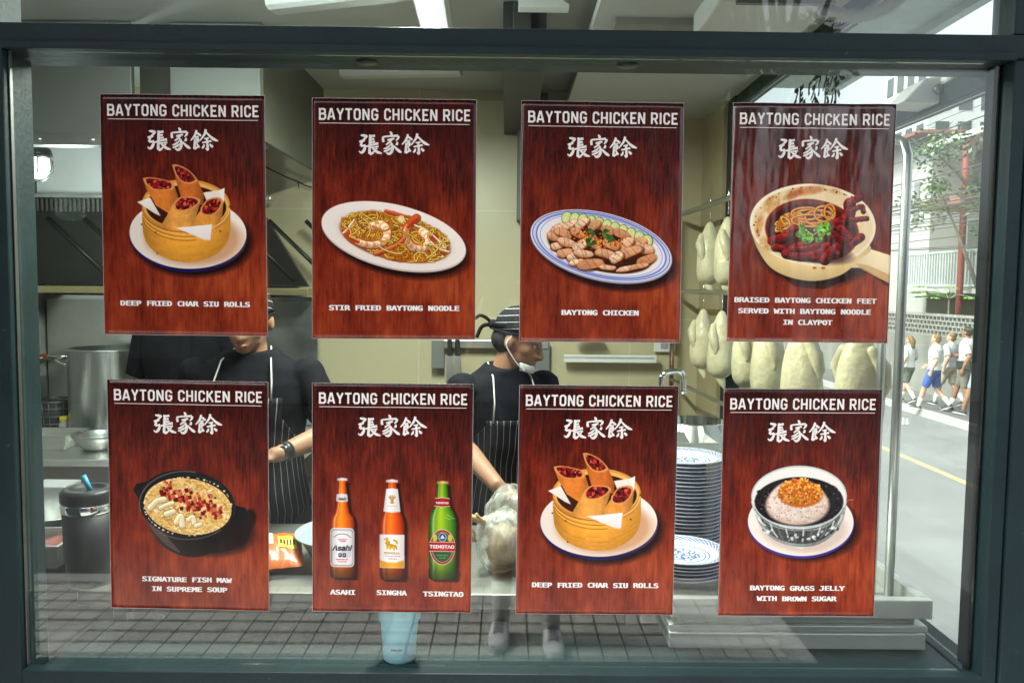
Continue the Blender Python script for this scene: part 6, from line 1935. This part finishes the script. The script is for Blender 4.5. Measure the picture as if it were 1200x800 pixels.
    if shirt:
        c = MB(); torso(c, .015, hem, 1.478)
        for s in (-1, 1):
            sh, el, wr = AR[s]
            c.ball(sh, .067, None, 16, 10)
            if sleeve <= 1: pts = [up((s * .08 * width, .008, 1.36)), sh, sh.lerp(el, sleeve)]; rr_ = [.072, .072, .066]
            else: pts = [up((s * .08 * width, .008, 1.36)), sh, el, el.lerp(wr, sleeve - 1)]; rr_ = [.072, .072, .055, .04]
            c.tube([tuple(q) for q in pts], rr_, 16)
        g['shirt'] = remeshed(c, 'shirt', shirt, t, max(voxel, .008), 3)
    if bottom:
        c = MB(); torso(c, .014, .82, hem + .06)
        for s in (-1, 1):
            hp, kn, an, toe = LG[s]
            if bottom_len <= 1:
                e = hp.lerp(kn, bottom_len); pts = [hp, hp.lerp(kn, .4 * bottom_len / 1), e]; rr_ = [.108 * width, .098 * width, .085 if bottom_len < .95 else .07]
            else: pts = [hp, hp.lerp(kn, .4), kn, kn.lerp(an, bottom_len - 1)]; rr_ = [.108 * width, .096 * width, .074, .056]
            c.tube([tuple(q) for q in pts], rr_, 16)
        g['bottom'] = remeshed(c, 'shorts' if bottom_len <= 1 else 'trousers', bottom, t, max(voxel, .009), 3)
    for s in (-1, 1):
        hp, kn, an, toe = LG[s]
        if socks:
            MB().tube([tuple(an.lerp(kn, .42)), tuple(an.lerp(kn, .2)), tuple(an), tuple(an - Vector((0, 0, .04)))], [.050, .046, .042, .042], 14).build('sock', socks, t, True)
        if shoes:
            c = MB(); z = Vector((0, 0, 1)); side = toe.cross(z).normalized()
            g0 = an - z * (an.z - 0) if False else Vector((an.x, an.y, an.z - .085))
            rings = []
            for d_, hw_, hh in ((-.065, .020, .05), (-.055, .034, .075), (-.02, .040, .09), (.04, .043, .085), (.09, .048, .062), (.14, .048, .046), (.175, .036, .038), (.19, .016, .028)):
                ring = []
                for a in np.linspace(0, 2 * math.pi, 18, endpoint=False):
                    ca, sa = math.cos(a), math.sin(a)
                    ring.append(g0 + toe * d_ + side * hw_ * math.copysign(abs(ca) ** .7, ca) + z * (hh / 2 + hh / 2 * math.copysign(abs(sa) ** .75, sa)))
                rings.append(ring)
            c.loft(rings); sho = c.build('shoe', shoes, t, True, subsurf=1)
            if face:
                lc = MB()
                for k in range(4):
                    p0 = g0 + toe * (.045 + k * .022) + z * (.088 - k * .008)
                    lc.tube([tuple(p0 - side * .024 - z * .006), tuple(p0 + z * .004), tuple(p0 + side * .024 - z * .006)], .003, 6)
                lc.build('laces', BLACKP, sho, True)
            so_ = MB(); rr2 = []
            for z0_ in (-.004, .016):
                ring = []
                for a in np.linspace(0, 2 * math.pi, 28, endpoint=False):
                    dd = .062 + .134 * math.cos(a); ww = .048 * math.sin(a) * (1 - .12 * math.cos(a + 2.6))
                    ring.append(g0 + toe * dd + side * ww * 1.03 + z * z0_)
                rr2.append(ring)
            so_.loft(rr2).build('sole', mat('white rubber sole', (.62, .62, .60), .6), sho)
    t['_'] = 0; del t['_']
    return t, hd, up, AR, LG, H3

def apron(t, up, z0, z1, bib_z, width=1.0, half=1.35, off=.034):
    """wrap-round apron: skirt below the waist, narrower bib above; pinstripes follow the cloth"""
    def fn(u, v):
        z = z0 + (z1 - z0) * v
        h_ = half if z < bib_z else half - (half - .62) * min(1, (z - bib_z) / .16)
        a = -math.pi / 2 + (u - .5) * 2 * h_
        zz = max(z, .84)
        rx = np.interp(zz, [r_[0] for r_ in TORSO], [r_[1] for r_ in TORSO]) * width + off
        ry = np.interp(zz, [r_[0] for r_ in TORSO], [r_[2] for r_ in TORSO]) * (1 + (width - 1) * 1.2) + off
        if z < .9: rx += (.9 - z) * .12; ry += (.9 - z) * .16
        fold = .006 * math.sin(u * 26 + z * 7) * min(1, max(0, (1.2 - z) * 2)) + .004 * math.sin(z * 40 + u * 9)
        return up((rx * math.cos(a), (ry + fold) * math.sin(a), z))
    nu, nv = 48, 40
    mb = MB().sheet(fn, nu, nv)
    me = mb.mesh('apron', True, fix=False)
    ul = me.uv_layers.new(name='uv')
    for lp in me.loops:
        i = lp.vertex_index
        u = (i % (nu + 1)) / nu; v = (i // (nu + 1)) / nv
        z = z0 + (z1 - z0) * v
        h_ = half if z < bib_z else half - (half - .62) * min(1, (z - bib_z) / .16)
        ul.data[lp.index].uv = (50 + (u - .5) * 2 * h_ * .17 / .0225, v)
    o = link_mesh('apron', me, APRON, t)
    md = o.modifiers.new('solid', 'SOLIDIFY'); md.thickness = .004
    return fn

def cap(t, hd, H3, ties=True):
    """striped cloth skull cap"""
    n, m_ = 36, 10
    v = []; f = []
    mb = MB()
    rings = []
    for j in range(m_ + 1):
        e = j / m_ * math.pi / 2
        rings.append([hd((.082 * math.cos(e) * math.cos(a), .006 + .101 * math.cos(e) * math.sin(a), .152 + .098 * math.sin(e) ** .9 + (.030 * math.sin(a) * -0.9 if j == 0 else 0) + .004 * math.sin(7 * a) * math.sin(2 * e))) for a in np.linspace(0, 2 * math.pi, n, endpoint=False)])
    mb.loft(rings)
    me = mb.mesh('cap', True)
    ul = me.uv_layers.new(name='uv')
    inv = H3.inverted(); o0 = hd((0, 0, 0))
    for lp in me.loops:
        q = inv @ (me.vertices[lp.vertex_index].co - o0)
        ul.data[lp.index].uv = (50 + (q.z * .75 + q.y * .35) / .021, 0)
    o = link_mesh('cap', me, APRON, t)
    MB().tube([hd((  .0815 * math.cos(a), .006 + .1005 * math.sin(a), .146 - .024 * math.sin(a))) for a in np.linspace(0, 2 * math.pi, 33)], .0065, 8, flat=.5).build('cap_band', BLK, t, True)
    if ties:
        MB().ball(hd((0, .112, .135)), .020, None, 12, 8).tube(cr([tuple(hd(p)) for p in ((0, .115, .135), (-.015, .142, .150), (-.035, .165, .152), (-.05, .175, .135))], 5), .007, 8).tube(cr([tuple(hd(p)) for p in ((0, .115, .135), (.0, .15, .11), (.0, .155, .06))], 5), .008, 8).build('cap_ties', BLK, t, True)

BLK = mat('black cotton', (.010, .010, .013), .9, var=.3, scale=14, bump=.5, bscale=16, spec=.08)
GRYT = mat('dark trousers', (.03, .03, .034), .85)
STRAP = mat('pale strap cloth', (.5, .5, .48), .8)
def tolocal(t, w_):
    return (Matrix.Translation(t.location) @ t.rotation_euler.to_matrix().to_4x4() @ Matrix.Diagonal((*t.scale, 1))).inverted() @ Vector(w_)
class Fr:   # frame of a person before it is made
    def __init__(s, loc, rz, sc): s.location = Vector(loc); s.rotation_euler = Euler((0, 0, rz)); s.scale = (sc, sc, sc)

# chef on the left, behind the soup poster
loc = (D(297, 400, 2.78).x, .98, 0); rz = R(4); sc = .965
fr = Fr(loc, rz, sc)
L = lambda px, py, d: tuple(tolocal(fr, D(px, py, d)))
c1p, hd, up, AR, LG, H3 = human('chef facing out in a pinstriped apron, face half behind the rolls poster', loc, rz, sc, 'tan', lean=R(4), head=(-6, 16, 2),
    arms={1: (L(392, 505, 2.72), L(326, 532, 2.50), (-1, -.25, -.15)), -1: (L(205, 505, 2.75), L(262, 545, 2.50), (1, -.3, -.25))}, palms={1: (0, .3, -1), -1: (0, .3, -1)},
    shirt=BLK, sleeve=.72, bottom=GRYT, bottom_len=1.9, shoes=BLACKP, width=1.10)
apron(c1p, up, .42, 1.33, 1.10, 1.10)
cap(c1p, hd, H3)
for s in (-1, 1):
    MB().tube([tuple(up((s * .098, -.142, 1.325))), tuple(up((s * .098, -.128, 1.385))), tuple(up((s * .085, -.07, 1.452))), tuple(up((s * .06, .05, 1.485)))], .0032, 6).build('apron_strap', STRAP, c1p, True)
sh, el, wr = AR[1]
d_ = (wr - el).normalized()
wt = MB().tube([tuple(wr - d_ * .045), tuple(wr - d_ * .022)], .0325, 18)
wt.build('watch_strap', BLACKP, c1p, True)
q = wr - d_ * .034 + Vector((.0, -.032, .006))
MB().lathe([(.0001, .006), (.018, .005), (.020, 0), (.020, -.006), (.0001, -.006)], 20, q, Matrix.Rotation(R(80), 4, 'X')).build('watch_case', mat('dark watch metal', (.06, .065, .07), .25, .8), c1p, True)

# chef in the middle, looking right
loc = (D(582, 430, 2.98).x, 1.17, 0); rz = R(24); sc = .93
fr = Fr(loc, rz, sc)
L = lambda px, py, d: tuple(tolocal(fr, D(px, py, d)))
c2p, hd, up, AR, LG, H3 = human('chef looking right in a pinstriped cap, a white mask under his chin', loc, rz, sc, 'tan', lean=R(11), head=(50, 22, 0),
    arms={-1: (L(538, 518, 2.80), L(584, 570, 2.50), (.75, -.25, -.6)), 1: (L(650, 540, 2.85), L(632, 588, 2.50), (-.5, -.5, -.6))}, palms={-1: (.3, .3, -1), 1: (0, .3, -1)}, curl=(.75, .7),
    shirt=BLK, sleeve=.68, bottom=GRYT, bottom_len=1.9, shoes=BLACKP, width=.98)
apron(c2p, up, .42, 1.30, 1.12, .98)
cap(c2p, hd, H3)
for s in (-1, 1):
    MB().tube([tuple(up((s * .096, -.132, 1.295))), tuple(up((s * .092, -.122, 1.37))), tuple(up((s * .08, -.06, 1.452))), tuple(up((s * .06, .05, 1.48)))], .0032, 6).build('apron_strap', STRAP, c2p, True)
mk_ = MB()
mk_.tube([tuple(hd((s * .05, -.082, .028))) for s in (-1, -.5, 0, .5, 1)], .002, 6)
mk_.sheet(lambda u, v: hd(((u - .5) * .11, -.112 + .045 * (2 * u - 1) ** 2 + .012 * v, .022 + .020 * math.sin(v * 3) + v * .016)), 12, 5)
mk_.build('face_mask', mat('white mask cloth', (.62, .66, .68), .8), c2p, True, solid=.0015)
for s in (-1, 1):
    MB().tube(cr([tuple(hd(p)) for p in ((s * .055, -.070, .032), (s * .074, -.03, .060), (s * .085, .012, .10), (s * .080, .004, .140))], 5), .0022, 6).build('mask_loop', mat('white mask cloth', (.62, .66, .68), .8), c2p, True)

# third cook, turned away at the range
human('cook in black seen from behind at the range, head behind the rolls poster', (D(214, 420, 3.75).x, 1.95, 0), R(172), 1.02, 'tan', lean=R(-6) * -1, head=(0, 10, 0),
    arms={1: ((.26, -.05, 1.12), (.20, -.28, 1.02), (-.2, -1, 0)), -1: ((-.26, -.05, 1.12), (-.20, -.28, 1.02), (.2, -1, 0))}, shirt=BLK, sleeve=.75, bottom=GRYT, bottom_len=1.9, shoes=BLACKP, width=1.1, voxel=.009, face=False)

# ---- walkers on the far pavement (walking away along the street, +Y)
WT = mat('white tee cloth', (.70, .71, .70), .85, var=.05); BLU = mat('blue shorts cloth', (.035, .09, .34), .8); GRN = mat('grey green skirt cloth', (.08, .11, .10), .85)
KHA = mat('grey brown shorts cloth', (.17, .15, .13), .85); MINT = mat('pale mint cloth', (.50, .60, .55), .85); PBL = mat('pale blue shorts cloth', (.26, .36, .42), .85)
SNK = mat('dark trainers', (.04, .045, .055), .6); SCK = mat('white socks', (.7, .7, .68), .85)
def walk(st):
    """stride: st=+1 left leg forward"""
    f_ = ((.095 * 1, -.16, .50), (.10, -.27, .10), (.05, -1, .12)); b_ = ((-.095, .02, .49), (-.10, .30, .17), (-.03, -1, -.45))
    if st > 0: return {1: f_, -1: b_}
    m = lambda q: tuple((-p[0], p[1], p[2]) for p in q)
    return {-1: m(f_), 1: m(b_)}
def wpos(px, py):
    q = PZ(px, py, ZP); return (q.x, q.y, ZP + .004)
AW = R(180)
ARMW = {1: ((.25, .12, 1.13), (.24, .02, .90), (0, -.3, -1)), -1: ((-.25, -.02, 1.12), (-.22, -.22, .98), (.1, -.8, -.5))}
w1, hd1, up1, *_ = human('walker in a white tee and long blue shorts, second from the left', wpos(1093, 481), AW + R(42), .93, 'fair', head=(-12, 0, 0), arms=ARMW, legs=walk(1), hair=HAIRB, voxel=.012, shirt=WT, sleeve=.8,
      bottom=BLU, bottom_len=.92, socks=SCK, shoes=SNK, face=True)
pr = MB()
rg = random.Random(2)
for i in range(6):
    z = 1.32 - i * .045
    for j in range(4):
        x0 = -.10 + j * .052; 
        pr.box(tuple(up1((x0, .1315 if z > 1.15 else .127, z))), tuple(up1((x0 + rg.uniform(.02, .042), .1345 if z > 1.15 else .13, z + .016))))
pr.build('shirt_print', mat('blue grey shirt print', (.16, .20, .30), .8), w1)
w2, hd2, up2, AR2, *_ = human('dark haired walker in a white tee and grey brown shorts', wpos(1129, 484), AW + R(44), 1.03, 'tan', head=(-20, 4, 0), arms={1: ARMW[1], -1: ((-.24, -.06, 1.12), (-.10, -.26, 1.12), (1, -.4, 0))}, legs=walk(-1), hair=HAIRM, hair_style='bun', voxel=.012, shirt=WT, sleeve=.8,
      bottom=KHA, bottom_len=.95, socks=SCK, shoes=SNK)
bgm = MB().tube(cr([tuple(up2(p)) for p in ((-.10, .05, 1.455), (-.03, .145, 1.36), (.06, .150, 1.24), (.15, .125, 1.12), (.20, .03, 1.06))], 5), .011, 8)
t_ = thing('crossbody_bag', 'black crossbody bag worn by the dark haired walker', 'bag', w2.location, w2.rotation_euler.z)
bgm.build('strap', BLACKP, t_, True)
MB().cbox(tuple(up2((.235, .03, 1.00))), (.07, .27, .18)).build('bag_body', BLACKP, t_, bevel=.02)
human('long haired walker in a white blouse and dark green skirt, leftmost on the pavement', wpos(1063, 472), AW + R(20), .87, 'fair', head=(0, 0, 0), arms=ARMW, legs=walk(-1), hair=HAIRB, hair_style='long', voxel=.013, shirt=WT, sleeve=.9, bottom=GRN, bottom_len=.9, socks=SCK, shoes=SNK, face=False, width=.93)
human('walker in pale clothes half hidden between the blue shorts and the crossbody bag', wpos(1111, 476), AW + R(26), .93, 'fair', head=(10, 0, 0), arms=ARMW, legs=walk(1), hair=HAIRB, voxel=.013, shirt=mat('pale grey tee cloth', (.42, .44, .46), .85), sleeve=.8, bottom=mat('beige shorts cloth', (.40, .36, .29), .85), bottom_len=.9, socks=SCK, shoes=SNK, face=False, width=.95)
human('walker in mint shirt and pale blue shorts, cut off by the right jamb', wpos(1149, 488), AW + R(34), 1.06, 'tan', head=(0, 0, 0), arms=ARMW, legs=walk(1), hair=HAIRM, voxel=.013, shirt=MINT, sleeve=.75, bottom=PBL, bottom_len=.95, shoes=SNK, face=False)

# ---- the photographer, mirrored in the glass
loc = (.09, -2.02, 0.004)
fr = Fr(loc, R(180), .99)
human('photographer in dark clothes and pale shoes mirrored in the window glass', loc, R(180), .99, 'tan', head=(0, 2, 0),
      arms={1: ((.26, -.10, 1.30), tuple(tolocal(fr, (-.09, -1.93, 1.62))), (.6, -.6, .5)), -1: ((-.26, -.10, 1.30), tuple(tolocal(fr, (.09, -1.93, 1.62))), (-.6, -.6, .5))},
      legs={1: ((.10, -.06, .48), tuple(tolocal(fr, (-.015, -1.86, .095))), (.1, -1, 0)), -1: ((-.10, -.14, .49), tuple(tolocal(fr, (.22, -1.78, .095))), (-.05, -1, 0))},
      shirt=mat('dark blue shirt cloth', (.03, .04, .06), .85), sleeve=.8, bottom=mat('charcoal shorts cloth', (.05, .05, .05), .85), bottom_len=.95, socks=SCK, shoes=mat('pale grey shoes', (.82, .82, .84), .6), voxel=.009, palms={1: (-1, 0, 0), -1: (1, 0, 0)})
cm = thing('compact_camera', 'small black camera held up by the photographer', 'camera', (0, -1.86, 1.64))
MB().cbox((0, 0, 0), (.115, .034, .065)).build('camera_body', BLACKP, cm, bevel=.006)
MB().lathe([(.030, 0), (.030, .012), (.024, .014), (.022, .010), (.0001, .009)], 24, (0, .017, 0), Matrix.Rotation(R(-90), 4, 'X')).build('lens_ring', BLACKP, cm, True)
